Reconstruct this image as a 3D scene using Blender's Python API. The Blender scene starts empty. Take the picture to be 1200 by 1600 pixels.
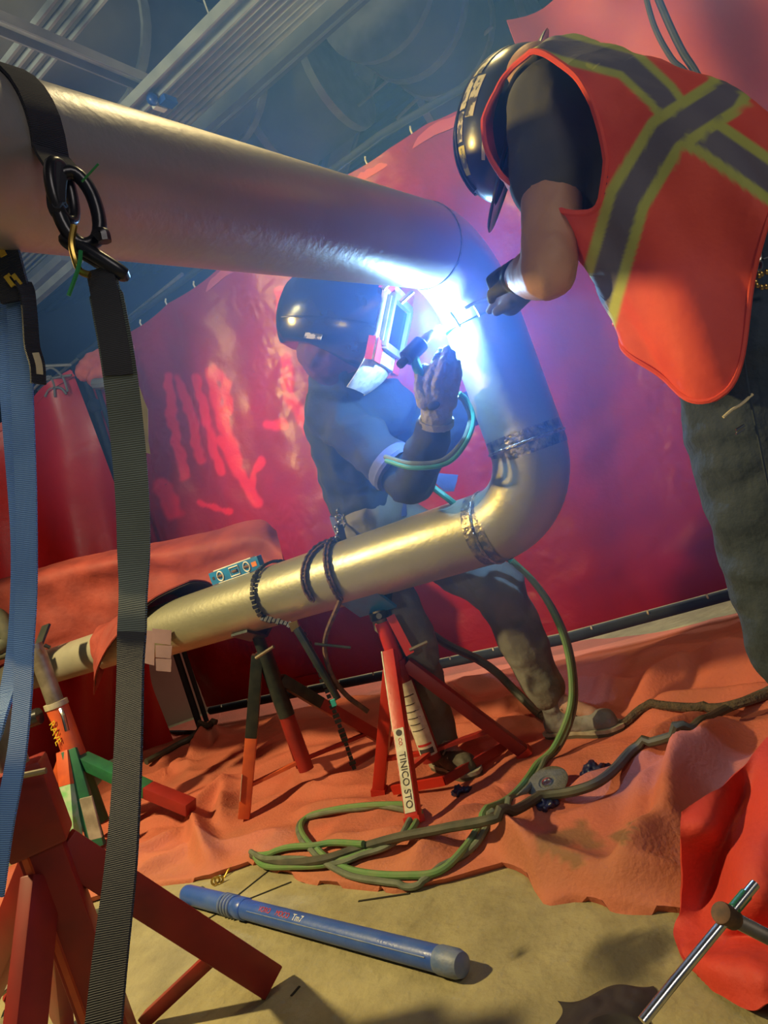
import bpy, bmesh, math, random
from mathutils import Vector, Matrix, noise

V = Vector
C = bpy.context.scene.collection
PI = math.pi
rnd = random.Random(7)

# ------------------------------------------------------------------ camera
CAM_H = 0.95
ROLL = math.radians(20.0)
FPX = 1150.0                      # focal length in pixels of the 1200x1600 frame
cr, sr = math.cos(ROLL), math.sin(ROLL)
cam_d = bpy.data.cameras.new('camera')
cam = bpy.data.objects.new('camera', cam_d)
C.objects.link(cam)
cam_d.sensor_fit = 'VERTICAL'
cam_d.sensor_height = 36.0
cam_d.lens = FPX / 1600.0 * 36.0
cam_d.clip_start = 0.05
Rm = Matrix(((cr, sr, 0), (0, 0, -1), (-sr, cr, 0)))     # columns: right, up, back
cam.matrix_world = Matrix.Translation((0, 0, CAM_H)) @ Rm.to_4x4()
bpy.context.scene.camera = cam

# ------------------------------------------------------------------ world and lights
sc = bpy.context.scene
sc.view_settings.view_transform = 'Standard'
sc.view_settings.look = 'None'
sc.view_settings.gamma = 1.0
sc.view_settings.use_curve_mapping = False
sc.view_settings.exposure = 0.0
sc.cycles.max_bounces = 6
sc.cycles.volume_bounces = 0
sc.cycles.sample_clamp_indirect = 4.0
w = bpy.data.worlds.new('world')
sc.world = w
w.use_nodes = True
w.node_tree.nodes['Background'].inputs[0].default_value = (0.55, 0.65, 0.8, 1)
w.node_tree.nodes['Background'].inputs[1].default_value = 0.07


def lamp(name, kind, loc, energy, col, size=0.2, target=None, **kw):
    d = bpy.data.lights.new(name, kind)
    d.energy = energy
    d.color = col
    if kind == 'AREA':
        d.size = size
    else:
        d.shadow_soft_size = size
    for k, v in kw.items():
        setattr(d, k, v)
    o = bpy.data.objects.new(name, d)
    C.objects.link(o)
    o.location = loc
    if target is not None:
        o.rotation_euler = (V(target) - V(loc)).to_track_quat('-Z', 'Y').to_euler()
    return o


ARC = V((0.315, 2.032, 1.370))
KEY = lamp('work_light', 'SPOT', (-2.5, 1.85, 2.6), 500, (1.0, 0.78, 0.36), 0.07, (0.2, 2.2, 0.3),
           spot_size=math.radians(112), spot_blend=0.4)
lamp('arc_light', 'POINT', ARC, 150, (0.15, 0.36, 1.0), 0.012)
lamp('area_light', 'AREA', (-1.6, 1.6, 2.75), 40, (0.95, 0.98, 0.80), 0.5, (-0.2, 3.6, 4.2))  # added fill aimed up to brighten the roof services, no lamp there
lamp('floor_fill', 'AREA', (1.0, 5.4, 2.2), 70, (1.0, 0.97, 0.82), 1.0, (0.5, 4.0, 0))  # added unseen fill behind the curtain, brightens the floor strip under it
lamp('area_light_2', 'AREA', (0.85, 2.6, 3.9), 24, (1.0, 0.86, 0.55), 0.35, (0.3, 2.0, 0.5))
lamp('front_lamp', 'SPOT', (-1.5, -0.7, 1.55), 55, (1.0, 0.90, 0.70), 0.05, (-0.36, 0.95, 1.12), spot_size=math.radians(34), spot_blend=0.7)
lamp('vest_fill', 'AREA', (1.4, -1.2, 2.6), 17, (1.0, 0.90, 0.82), 1.0, (0.7, 1.4, 1.5))  # added fill behind the camera to brighten the vest, no real lamp


# ------------------------------------------------------------------ pixel <-> place
def P(x, y, d):
    u, v = x - 600.0, 800.0 - y
    return V(((u * cr + v * sr) / FPX * d, d, CAM_H + (-u * sr + v * cr) / FPX * d))


def PZ(x, y, z):
    u, v = x - 600.0, 800.0 - y
    k = (-u * sr + v * cr) / FPX
    return P(x, y, (z - CAM_H) / k)


def F(x, y, z=0.0):
    return PZ(x, y, z)


def px(p):
    X, Z = p[0] / p[1] * FPX, (p[2] - CAM_H) / p[1] * FPX
    return 600 + X * cr - Z * sr, 800 - (X * sr + Z * cr)


def img_dir(u_, v_, d_):
    return V((u_ * cr + v_ * sr, d_, -u_ * sr + v_ * cr)).normalized()


E1 = V((-0.829, 0.559, 0.0))      # building axes
E2 = V((0.559, 0.829, 0.0))
UP = V((0, 0, 1))


# ------------------------------------------------------------------ materials
def node_mat(name):
    m = bpy.data.materials.new(name)
    m.use_nodes = True
    nt = m.node_tree
    return m, nt, nt.nodes['Principled BSDF'], nt.nodes.new, nt.links.new


def M(name, c1, c2=None, rough=0.5, metal=0.0, ns=8.0, bump=0.0, bs=40.0, contrast=(0.35, 0.65), coat=0.0,
      rough2=None, stretch=None, spec=None, detail=6.0):
    m, nt, b, N, L = node_mat(name)
    tc = N('ShaderNodeTexCoord')
    src = tc.outputs['Object']
    if stretch:
        mp = N('ShaderNodeMapping')
        mp.inputs['Scale'].default_value = stretch
        L(src, mp.inputs['Vector'])
        src = mp.outputs['Vector']
    b.inputs['Roughness'].default_value = rough
    b.inputs['Metallic'].default_value = metal
    if spec is not None:
        b.inputs['Specular IOR Level'].default_value = spec
    if coat:
        b.inputs['Coat Weight'].default_value = coat
        b.inputs['Coat Roughness'].default_value = 0.2
    if c2 is None:
        c2 = tuple(x * 0.75 for x in c1)
    n = N('ShaderNodeTexNoise')
    n.inputs['Scale'].default_value = ns
    n.inputs['Detail'].default_value = detail
    L(src, n.inputs['Vector'])
    r = N('ShaderNodeMapRange')
    r.inputs['From Min'].default_value = contrast[0]
    r.inputs['From Max'].default_value = contrast[1]
    L(n.outputs['Fac'], r.inputs['Value'])
    mx = N('ShaderNodeMix')
    mx.data_type = 'RGBA'
    mx.inputs['A'].default_value = (*c1, 1)
    mx.inputs['B'].default_value = (*c2, 1)
    L(r.outputs['Result'], mx.inputs['Factor'])
    L(mx.outputs['Result'], b.inputs['Base Color'])
    if rough2 is not None:
        r2 = N('ShaderNodeMapRange')
        r2.inputs['To Min'].default_value = rough
        r2.inputs['To Max'].default_value = rough2
        L(r.outputs['Result'], r2.inputs['Value'])
        L(r2.outputs['Result'], b.inputs['Roughness'])
    if bump:
        n2 = N('ShaderNodeTexNoise')
        n2.inputs['Scale'].default_value = bs
        n2.inputs['Detail'].default_value = 4
        L(src, n2.inputs['Vector'])
        bp = N('ShaderNodeBump')
        bp.inputs['Strength'].default_value = bump
        bp.inputs['Distance'].default_value = 0.01
        L(n2.outputs['Fac'], bp.inputs['Height'])
        L(bp.outputs['Normal'], b.inputs['Normal'])
    m['mixnode'] = mx.name
    return m


def attr_over(m, attr='col'):
    """lays a painted colour attribute (alpha = coverage) over the base colour of a material"""
    nt = m.node_tree
    b = nt.nodes['Principled BSDF']
    a = nt.nodes.new('ShaderNodeVertexColor')
    a.layer_name = attr
    mx = nt.nodes.new('ShaderNodeMix')
    mx.data_type = 'RGBA'
    old = b.inputs['Base Color'].links[0].from_socket
    nt.links.new(a.outputs['Alpha'], mx.inputs['Factor'])
    nt.links.new(old, mx.inputs['A'])
    nt.links.new(a.outputs['Color'], mx.inputs['B'])
    nt.links.new(mx.outputs['Result'], b.inputs['Base Color'])
    return m


def weave_mat(name, c1, c2, ribs=160.0):
    m, nt, b, N, L = node_mat(name)
    uv = N('ShaderNodeUVMap')
    uv.uv_map = 'UVMap'
    mp = N('ShaderNodeMapping')
    mp.inputs['Rotation'].default_value = (0, 0, 0.10)
    L(uv.outputs['UV'], mp.inputs['Vector'])
    wv = N('ShaderNodeTexWave')
    wv.bands_direction = 'Y'
    wv.inputs['Scale'].default_value = ribs
    wv.inputs['Distortion'].default_value = 0.6
    L(mp.outputs['Vector'], wv.inputs['Vector'])
    tc = N('ShaderNodeTexCoord')
    n = N('ShaderNodeTexNoise')
    n.inputs['Scale'].default_value = 9
    L(tc.outputs['Object'], n.inputs['Vector'])
    mul = N('ShaderNodeMath')
    mul.operation = 'MULTIPLY'
    L(wv.outputs['Fac'], mul.inputs[0])
    L(n.outputs['Fac'], mul.inputs[1])
    mx = N('ShaderNodeMix')
    mx.data_type = 'RGBA'
    mx.inputs['A'].default_value = (*c1, 1)
    mx.inputs['B'].default_value = (*c2, 1)
    L(mul.outputs[0], mx.inputs['Factor'])
    L(mx.outputs['Result'], b.inputs['Base Color'])
    bp = N('ShaderNodeBump')
    bp.inputs['Strength'].default_value = 0.7
    bp.inputs['Distance'].default_value = 0.002
    L(wv.outputs['Fac'], bp.inputs['Height'])
    L(bp.outputs['Normal'], b.inputs['Normal'])
    b.inputs['Roughness'].default_value = 0.75
    return m


def emit_mat(name, col, s):
    m, nt, b, N, L = node_mat(name)
    e = N('ShaderNodeEmission')
    e.inputs[0].default_value = (*col, 1)
    e.inputs[1].default_value = s
    L(e.outputs[0], nt.nodes['Material Output'].inputs['Surface'])
    return m


MT = {}
MT['pipe'] = M('brushed_stainless_pipe', (0.38, 0.37, 0.28), (0.29, 0.28, 0.20), 0.36, 0.6, 5, 0.10, 60, (0.3, 0.75), rough2=0.48)
MT['pipe_up'] = M('satin_steel_pipe', (0.50, 0.47, 0.45), (0.40, 0.37, 0.36), 0.38, 0.7, 4, 0.10, 50, (0.3, 0.75), rough2=0.48)
MT['pipe_small'] = M('buff_steel_pipe', (0.48, 0.45, 0.36), (0.38, 0.36, 0.29), 0.5, 0.45, 5, 0.05, 60)
MT['weld'] = M('weld_heat_band', (0.10, 0.11, 0.15), (0.42, 0.36, 0.22), 0.35, 0.8, 26, 0.6, 60, (0.42, 0.62))
MT['weldbead'] = M('weld_bead_metal', (0.45, 0.42, 0.34), (0.16, 0.15, 0.15), 0.3, 0.9, 50, 0.8, 90)
MT['tack'] = M('tack_wire_metal', (0.75, 0.68, 0.5), None, 0.3, 0.8)
MT['curtain'] = attr_over(M('glossy_red_vinyl', (0.36, 0.005, 0.008), (0.25, 0.005, 0.010), 0.32, 0, 2.2, 0.6, 14, (0.3, 0.7), rough2=0.46, spec=0.35))
MT['curtain_side'] = M('dull_red_vinyl', (0.66, 0.014, 0.014), (0.50, 0.012, 0.014), 0.38, 0, 2.5, 0.5, 6, (0.3, 0.7))
MT['curtain_up'] = M('pink_red_vinyl', (0.60, 0.10, 0.09), (0.50, 0.06, 0.06), 0.55, 0, 3, 0.5, 6)  # warm light on the upper curtain put into this pinker red
MT['tarp'] = attr_over(M('dusty_orange_canvas', (0.54, 0.13, 0.075), (0.42, 0.12, 0.07), 0.85, 0, 4.5, 0.35, 90, (0.35, 0.7)))
MT['tarp_red'] = M('bright_red_canvas', (0.62, 0.045, 0.025), (0.52, 0.04, 0.025), 0.7, 0, 6, 0.25, 60)
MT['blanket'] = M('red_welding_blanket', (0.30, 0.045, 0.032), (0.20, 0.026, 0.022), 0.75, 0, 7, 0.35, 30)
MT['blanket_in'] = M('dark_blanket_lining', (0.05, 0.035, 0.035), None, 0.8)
MT['floor'] = attr_over(M('dusty_concrete', (0.38, 0.33, 0.17), (0.25, 0.215, 0.11), 0.9, 0, 7, 1.0, 22, (0.35, 0.7)))
MT['joint'] = M('dirt_in_joint', (0.03, 0.025, 0.015), None, 1.0)
MT['deck'] = M('dark_roof_deck', (0.03, 0.034, 0.036), (0.018, 0.02, 0.022), 0.8, 0, 1.5)
MT['galv'] = M('galvanised_steel', (0.46, 0.48, 0.46), (0.34, 0.36, 0.35), 0.45, 0.4, 9)
MT['duct'] = M('grey_duct_wrap', (0.17, 0.165, 0.14), (0.09, 0.09, 0.085), 0.8, 0, 2.2, 0.4, 8)
MT['beam'] = M('primed_steel_beam', (0.20, 0.20, 0.20), (0.14, 0.145, 0.15), 0.7, 0, 5)
MT['black_steel'] = M('black_pole_paint', (0.02, 0.024, 0.03), (0.03, 0.034, 0.04), 0.75, 0.0, 12, spec=0.2)
MT['black_forged'] = M('black_forged_steel', (0.022, 0.022, 0.028), (0.04, 0.04, 0.045), 0.28, 0.5, 20)
MT['rust'] = M('rusty_chain', (0.17, 0.085, 0.05), (0.07, 0.045, 0.035), 0.7, 0.3, 60)
MT['strap'] = weave_mat('green_grey_webbing', (0.05, 0.062, 0.066), (0.26, 0.33, 0.31), 120)
MT['strap_dark'] = weave_mat('black_webbing', (0.018, 0.02, 0.032), (0.042, 0.048, 0.066), 150)
MT['strap_blue'] = weave_mat('blue_webbing', (0.05, 0.13, 0.36), (0.28, 0.52, 0.95), 120)
MT['jack_red'] = M('chipped_red_paint', (0.52, 0.025, 0.012), (0.40, 0.02, 0.012), 0.42, 0, 9, 0.1, 40, (0.4, 0.7))
MT['jack_dark'] = M('dark_red_paint', (0.30, 0.018, 0.014), (0.20, 0.014, 0.014), 0.45, 0, 9)
MT['jack_orange'] = M('worn_orange_paint', (0.62, 0.11, 0.03), (0.45, 0.07, 0.03), 0.5, 0, 14)
MT['jack_green'] = M('green_paint', (0.02, 0.15, 0.06), (0.015, 0.09, 0.05), 0.45, 0, 14)
MT['jack_lime'] = M('scuffed_light_green_paint', (0.16, 0.42, 0.16), (0.35, 0.45, 0.30), 0.5, 0, 30)
MT['jack_black'] = M('dark_teal_steel', (0.02, 0.03, 0.035), (0.05, 0.055, 0.05), 0.4, 0.4, 18)
MT['bare'] = M('bare_worn_steel', (0.30, 0.26, 0.20), (0.16, 0.13, 0.10), 0.5, 0.6, 18)
MT['chrome'] = M('bright_steel', (0.70, 0.70, 0.68), (0.5, 0.5, 0.5), 0.22, 1.0, 30)
MT['label'] = M('dirty_white_label', (0.72, 0.68, 0.52), (0.52, 0.48, 0.35), 0.6, 0, 40)
MT['ink'] = M('dark_print', (0.05, 0.04, 0.04), None, 0.7)
MT['red_ink'] = M('red_print', (0.55, 0.03, 0.03), None, 0.6)
MT['white_ink'] = M('white_print', (0.80, 0.80, 0.78), None, 0.6)
MT['yellow_ink'] = M('yellow_print', (0.80, 0.58, 0.03), None, 0.6)
MT['level_blue'] = M('blue_level_body', (0.02, 0.20, 0.48), (0.03, 0.15, 0.38), 0.35, 0, 20)
MT['tube_blue'] = M('scuffed_blue_plastic', (0.035, 0.10, 0.42), (0.06, 0.13, 0.40), 0.33, 0, 14, 0.08, 120, (0.4, 0.75), rough2=0.5)
MT['tube_cap'] = M('dusty_blue_plastic', (0.08, 0.15, 0.34), (0.20, 0.23, 0.30), 0.5, 0, 22, 0.2, 60)
MT['hose_green'] = M('dusty_green_hose', (0.10, 0.24, 0.07), (0.17, 0.24, 0.10), 0.55, 0, 20, contrast=(0.3, 0.7))
MT['hose_teal'] = M('teal_green_hose', (0.04, 0.30, 0.20), (0.05, 0.20, 0.13), 0.45, 0, 20)
MT['hose_grey'] = M('grey_green_hose', (0.16, 0.19, 0.13), (0.10, 0.12, 0.08), 0.55, 0, 20)
MT['hose_black'] = M('dusty_black_cable', (0.045, 0.05, 0.035), (0.08, 0.075, 0.05), 0.6, 0, 18)
MT['rope'] = M('muddy_brown_rope', (0.11, 0.075, 0.045), (0.05, 0.04, 0.03), 0.9, 0, 60, 0.9, 150)
MT['brass'] = M('brass', (0.62, 0.42, 0.10), None, 0.3, 0.9)
MT['disc'] = M('grinding_disc_grit', (0.13, 0.12, 0.08), (0.09, 0.085, 0.06), 0.9, 0, 60, 0.4, 200)
MT['bluerag'] = M('dark_blue_plastic', (0.012, 0.018, 0.07), None, 0.35)
MT['yellow_tool'] = M('amber_tool_housing', (0.62, 0.24, 0.02), (0.45, 0.15, 0.02), 0.4, 0, 10)
MT['denim'] = M('dark_denim', (0.018, 0.032, 0.055), (0.03, 0.045, 0.07), 0.85, 0, 30, 0.5, 45)
MT['jacket'] = M('navy_work_jacket', (0.010, 0.015, 0.028), (0.018, 0.024, 0.038), 0.85, 0, 14, 0.4, 30)
MT['blue_cloth'] = M('blue_shirt_and_lit_hem', (0.10, 0.12, 0.32), (0.07, 0.09, 0.24), 0.8, 0, 20, 0.3, 40)
MT['undershirt'] = M('pale_grey_shirt', (0.42, 0.42, 0.44), (0.30, 0.30, 0.33), 0.85, 0, 10, 0.5, 30)
MT['trousers'] = M('grey_olive_work_trousers', (0.20, 0.19, 0.16), (0.13, 0.125, 0.105), 0.88, 0, 9, 0.5, 28)
MT['boot'] = M('dusty_grey_leather', (0.24, 0.23, 0.22), (0.13, 0.125, 0.12), 0.7, 0, 12, 0.3, 60)
MT['boot_dark'] = M('dark_leather', (0.05, 0.04, 0.03), (0.09, 0.075, 0.05), 0.7, 0, 14, 0.3, 60)
MT['sole'] = M('pale_welt_rubber', (0.42, 0.38, 0.28), (0.25, 0.22, 0.16), 0.8, 0, 20)
MT['sole_dark'] = M('muddy_outsole', (0.10, 0.08, 0.05), None, 0.9)
MT['glove'] = M('grey_work_glove', (0.30, 0.29, 0.28), (0.20, 0.20, 0.21), 0.85, 0, 25, 0.5, 90)
MT['glove_dark'] = M('black_glove_mark', (0.06, 0.06, 0.07), None, 0.8)
MT['skin'] = M('skin', (0.45, 0.25, 0.18), (0.38, 0.20, 0.15), 0.55, 0, 14, 0.1, 120)
MT['hood'] = M('glossy_black_hood', (0.012, 0.013, 0.016), (0.02, 0.021, 0.024), 0.2, 0, 12, 0.05, 60, coat=0.3)
MT['hood_red'] = M('dark_red_headcloth', (0.12, 0.014, 0.022), (0.07, 0.010, 0.016), 0.8, 0, 18)
MT['hood_white'] = M('decal_and_lit_white', (0.72, 0.72, 0.74), (0.45, 0.45, 0.48), 0.4, 0, 40, contrast=(0.45, 0.6))
MT['hood_redecal'] = M('red_decal', (0.70, 0.05, 0.05), None, 0.4)
MT['lens'] = M('dark_green_lens', (0.012, 0.015, 0.03), None, 0.12, 0.0)
MT['frame_silver'] = M('silver_lens_frame', (0.45, 0.47, 0.50), (0.32, 0.34, 0.36), 0.4, 0.6, 30)
MT['vest'] = attr_over(M('orange_red_vest_mesh', (0.80, 0.085, 0.045), (0.68, 0.06, 0.035), 0.7, 0, 10, 0.25, 26))
MT['tee'] = M('charcoal_tee', (0.055, 0.06, 0.07), (0.08, 0.085, 0.09), 0.85, 0, 10, 0.4, 24)
MT['hat'] = M('navy_hard_hat', (0.02, 0.03, 0.06), (0.03, 0.04, 0.075), 0.28, 0, 10, coat=0.3)
MT['sticker'] = M('white_sticker', (0.62, 0.60, 0.52), (0.08, 0.08, 0.09), 0.4, 0, 55, contrast=(0.5, 0.55))
MT['sticker_y'] = M('yellow_sticker', (0.60, 0.55, 0.12), (0.15, 0.14, 0.06), 0.4, 0, 55, contrast=(0.52, 0.58))
MT['lime'] = M('lime_tape', (0.45, 0.55, 0.08), None, 0.6)
MT['tag_pink'] = M('pinkish_paper_tag', (0.32, 0.20, 0.23), None, 0.7)
MT['tag_buff'] = M('buff_plastic_tag', (0.52, 0.46, 0.36), (0.75, 0.66, 0.40), 0.35, 0, 12)
MT['zip'] = M('green_zip_tie', (0.03, 0.30, 0.10), None, 0.4)
MT['orange_cloth'] = M('orange_rag', (0.62, 0.14, 0.09), (0.45, 0.08, 0.06), 0.85, 0, 14)
MT['white_wall'] = M('pale_painted_wall', (0.55, 0.54, 0.46), (0.48, 0.47, 0.40), 0.85, 0, 3)
MT['blue_plastic'] = M('blue_cap_plastic', (0.02, 0.08, 0.40), None, 0.35)
MT['cyan'] = M('cyan_tape', (0.05, 0.55, 0.50), None, 0.5)
MT['band_orange'] = M('orange_sticker', (0.85, 0.25, 0.03), None, 0.5)

# ------------------------------------------------------------------ geometry
LOC = {}


def catmull(pts, n=8, closed=False):
    pts = [V(p) for p in pts]
    out = []
    m = len(pts)
    for i in range(m if closed else m - 1):
        if closed:
            a, b, c, d = pts[(i - 1) % m], pts[i], pts[(i + 1) % m], pts[(i + 2) % m]
        else:
            a = pts[i - 1] if i > 0 else pts[0] * 2 - pts[1]
            b, c = pts[i], pts[i + 1]
            d = pts[i + 2] if i + 2 < m else pts[m - 1] * 2 - pts[m - 2]
        for k in range(n):
            t = k / n
            out.append(0.5 * (2 * b + (c - a) * t + (2 * a - 5 * b + 4 * c - d) * t * t + (3 * b - a - 3 * c + d) * t ** 3))
    if not closed:
        out.append(pts[-1].copy())
    return out


def perp(v):
    v = v.normalized()
    a = V((0, 0, 1)) if abs(v.z) < 0.9 else V((1, 0, 0))
    return (a - v * a.dot(v)).normalized()


class G:
    def __init__(s):
        s.v, s.f, s.uv, s.col = [], [], {}, None

    def add(s, vs, fs, uv=None):
        o = len(s.v)
        s.v += [V(p) for p in vs]
        for i, f in enumerate(fs):
            s.f.append(tuple(k + o for k in f))
            if uv:
                s.uv[len(s.f) - 1] = uv[i]
        return s

    def tube(s, pts, r, seg=10, cap=True, closed=False, sx=1.0):
        pts = [V(p) for p in pts]
        n = len(pts)
        rr = r if isinstance(r, (list, tuple)) else [r] * n
        vs, fs = [], []
        nrm = None
        for i in range(n):
            if closed:
                t = pts[(i + 1) % n] - pts[(i - 1) % n]
            else:
                t = pts[min(i + 1, n - 1)] - pts[max(i - 1, 0)]
            if t.length < 1e-9:
                t = V((0, 0, 1))
            t.normalize()
            nrm = perp(t) if nrm is None else (nrm - t * nrm.dot(t)).normalized()
            b = t.cross(nrm)
            for k in range(seg):
                a = 2 * PI * k / seg
                vs.append(pts[i] + nrm * (math.cos(a) * rr[i]) + b * (math.sin(a) * rr[i] * sx))
        for i in range(n if closed else n - 1):
            j = (i + 1) % n
            for k in range(seg):
                l = (k + 1) % seg
                fs.append((i * seg + k, i * seg + l, j * seg + l, j * seg + k))
        if cap and not closed:
            fs.append(tuple(range(seg))[::-1])
            fs.append(tuple((n - 1) * seg + k for k in range(seg)))
        return s.add(vs, fs)

    def cyl(s, a, b, r, seg=16, r2=None):
        return s.tube([a, b], [r, r if r2 is None else r2], seg)

    def box(s, c, size, R=None):
        R = R or Matrix.Identity(3)
        x, y, z = (k / 2 for k in size)
        vs = [V(c) + R @ V((i * x, j * y, k * z)) for i in (-1, 1) for j in (-1, 1) for k in (-1, 1)]
        return s.add(vs, [(0, 1, 3, 2), (4, 6, 7, 5), (0, 4, 5, 1), (2, 3, 7, 6), (0, 2, 6, 4), (1, 5, 7, 3)])

    def bar(s, a, b, w_, h_, side=None):
        """rectangular bar from a to b, w_ wide along side"""
        a, b = V(a), V(b)
        t = (b - a).normalized()
        sd = perp(t) if side is None else (V(side) - t * V(side).dot(t)).normalized()
        n = t.cross(sd)
        R = Matrix((sd, t, n)).transposed()
        return s.box((a + b) / 2, (w_, (b - a).length, h_), R)

    def ell(s, c, rad, R=None, seg=16, rings=10):
        R = R or Matrix.Identity(3)
        rad = (rad,) * 3 if not hasattr(rad, '__len__') else rad
        vs, fs = [V(c) + R @ V((0, 0, rad[2]))], []
        for i in range(1, rings):
            p = PI * i / rings
            for k in range(seg):
                a = 2 * PI * k / seg
                vs.append(V(c) + R @ V((rad[0] * math.sin(p) * math.cos(a), rad[1] * math.sin(p) * math.sin(a), rad[2] * math.cos(p))))
        vs.append(V(c) - R @ V((0, 0, rad[2])))
        for k in range(seg):
            fs.append((0, 1 + k, 1 + (k + 1) % seg))
            fs.append((len(vs) - 1, 1 + (rings - 2) * seg + (k + 1) % seg, 1 + (rings - 2) * seg + k))
        for i in range(rings - 2):
            for k in range(seg):
                a, b = 1 + i * seg + k, 1 + i * seg + (k + 1) % seg
                fs.append((a, a + seg, b + seg, b))
        return s.add(vs, fs)

    def lathe(s, prof, o, axis, seg=24):
        axis = V(axis).normalized()
        x = perp(axis)
        y = axis.cross(x)
        vs, fs = [], []
        n = len(prof)
        for r, z in prof:
            for k in range(seg):
                a = 2 * PI * k / seg
                vs.append(V(o) + axis * z + x * (r * math.cos(a)) + y * (r * math.sin(a)))
        for i in range(n - 1):
            for k in range(seg):
                l = (k + 1) % seg
                fs.append((i * seg + k, i * seg + l, (i + 1) * seg + l, (i + 1) * seg + k))
        fs.append(tuple(range(seg))[::-1])
        fs.append(tuple((n - 1) * seg + k for k in range(seg)))
        return s.add(vs, fs)

    def ribbon(s, pts, side, width, thick):
        """flat strap with uv in metres; side: one vector or one per point"""
        pts = [V(p) for p in pts]
        n = len(pts)
        sides = side if isinstance(side, list) else [side] * n
        ws = width if isinstance(width, list) else [width] * n
        vs, fs, uv = [], [], []
        dist = [0.0]
        for i in range(1, n):
            dist.append(dist[-1] + (pts[i] - pts[i - 1]).length)
        for i in range(n):
            t = (pts[min(i + 1, n - 1)] - pts[max(i - 1, 0)]).normalized()
            sd = (V(sides[i]) - t * V(sides[i]).dot(t)).normalized()
            nn = t.cross(sd)
            h, q = ws[i] / 2, thick / 2
            vs += [pts[i] - sd * h - nn * q, pts[i] + sd * h - nn * q, pts[i] + sd * h + nn * q, pts[i] - sd * h + nn * q]
        us = [0, ws[0], ws[0], 0]
        for i in range(n - 1):
            for k in range(4):
                l = (k + 1) % 4
                fs.append((i * 4 + k, i * 4 + l, i * 4 + 4 + l, i * 4 + 4 + k))
                uv.append(((us[k], dist[i]), (us[l], dist[i]), (us[l], dist[i + 1]), (us[k], dist[i + 1])))
        fs += [(3, 2, 1, 0), tuple((n - 1) * 4 + k for k in range(4))]
        uv += [((0, 0),) * 4] * 2
        return s.add(vs, fs, uv)

    def grid(s, rows, thick=0.0, closed_u=False, skip=None, off=None):
        """surface through rows of points; thick > 0 gives it a back side and rims"""
        nr, nc = len(rows), len(rows[0])
        rows = [[V(p) for p in r] for r in rows]

        def nrm(i, j):
            a = rows[min(i + 1, nr - 1)][j] - rows[max(i - 1, 0)][j]
            if closed_u:
                b = rows[i][(j + 1) % nc] - rows[i][(j - 1) % nc]
            else:
                b = rows[i][min(j + 1, nc - 1)] - rows[i][max(j - 1, 0)]
            q = a.cross(b)
            return q.normalized() if q.length > 1e-12 else V((0, 0, 1))
        vs = [p for r in rows for p in r]
        cells = [(i, j) for i in range(nr - 1) for j in range(nc if closed_u else nc - 1) if not (skip and skip(i, j))]
        q = lambda i, j: i * nc + j % nc
        fs = [(q(i, j), q(i, j + 1), q(i + 1, j + 1), q(i + 1, j)) for i, j in cells]
        if thick:
            o = len(vs)
            vs += [rows[i][j] - nrm(i, j) * thick for i in range(nr) for j in range(nc)]
            fs2 = [tuple(k + o for k in f[::-1]) for f in fs]
            edges = {}
            for f in fs:
                for k in range(4):
                    e = (f[k], f[(k + 1) % 4])
                    edges[e] = edges.get(e, 0) + 1
            rim = [(b, a, a + o, b + o) for (a, b) in edges if (b, a) not in edges]
            fs = fs + fs2 + rim
        return s.add(vs, fs)

    def build(s, name, mat, parent=None, sharp=38, bevel=0.0, label=None, clean=False):
        me = bpy.data.meshes.new(name)
        if parent is None:
            lo = V([min(p[k] for p in s.v) for k in range(3)])
            hi = V([max(p[k] for p in s.v) for k in range(3)])
            base = V(((lo.x + hi.x) / 2, (lo.y + hi.y) / 2, lo.z))
        else:
            base = LOC[parent.name]
        me.from_pydata([p - base for p in s.v], [], s.f)
        if s.uv:
            ul = me.uv_layers.new(name='UVMap')
            for pi, poly in enumerate(me.polygons):
                if pi in s.uv:
                    for k, li in enumerate(poly.loop_indices):
                        ul.data[li].uv = s.uv[pi][k]
        if s.col is not None:
            ca = me.color_attributes.new('col', 'FLOAT_COLOR', 'POINT')
            for i, c in enumerate(s.col):
                ca.data[i].color = c
        if bevel or clean:
            bm = bmesh.new()
            bm.from_mesh(me)
            if clean:
                bmesh.ops.delete(bm, geom=[v for v in bm.verts if not v.link_faces], context='VERTS')
            if bevel:
                bmesh.ops.recalc_face_normals(bm, faces=bm.faces)
                es = [e for e in bm.edges if len(e.link_faces) == 2 and e.calc_face_angle(0) > 0.6]
                bmesh.ops.bevel(bm, geom=es, offset=bevel, segments=2, affect='EDGES', profile=0.6)
            bm.to_mesh(me)
            bm.free()
        else:
            bm = bmesh.new()
            bm.from_mesh(me)
            bmesh.ops.recalc_face_normals(bm, faces=bm.faces)
            bm.to_mesh(me)
            bm.free()
        me.shade_smooth()
        me.set_sharp_from_angle(angle=math.radians(sharp))
        me.materials.append(mat if not isinstance(mat, str) else MT[mat])
        o = bpy.data.objects.new(name, me)
        C.objects.link(o)
        if parent is None:
            o.location = base
        else:
            o.parent = parent
        LOC[o.name] = base
        if label:
            o['label'] = label
        return o


def tag(o, label, cat, group=None):
    o['label'] = label
    o['category'] = cat
    if group:
        o['group'] = group
    return o


def thing(name, label, cat, loc, group=None):
    o = bpy.data.objects.new(name, None)
    C.objects.link(o)
    o.empty_display_size = 0.1
    o.location = loc
    LOC[o.name] = V(loc)
    return tag(o, label, cat, group)


def struct(o):
    o['kind'] = 'structure'
    return o


def stuff(o):
    o['kind'] = 'stuff'
    return o


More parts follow.
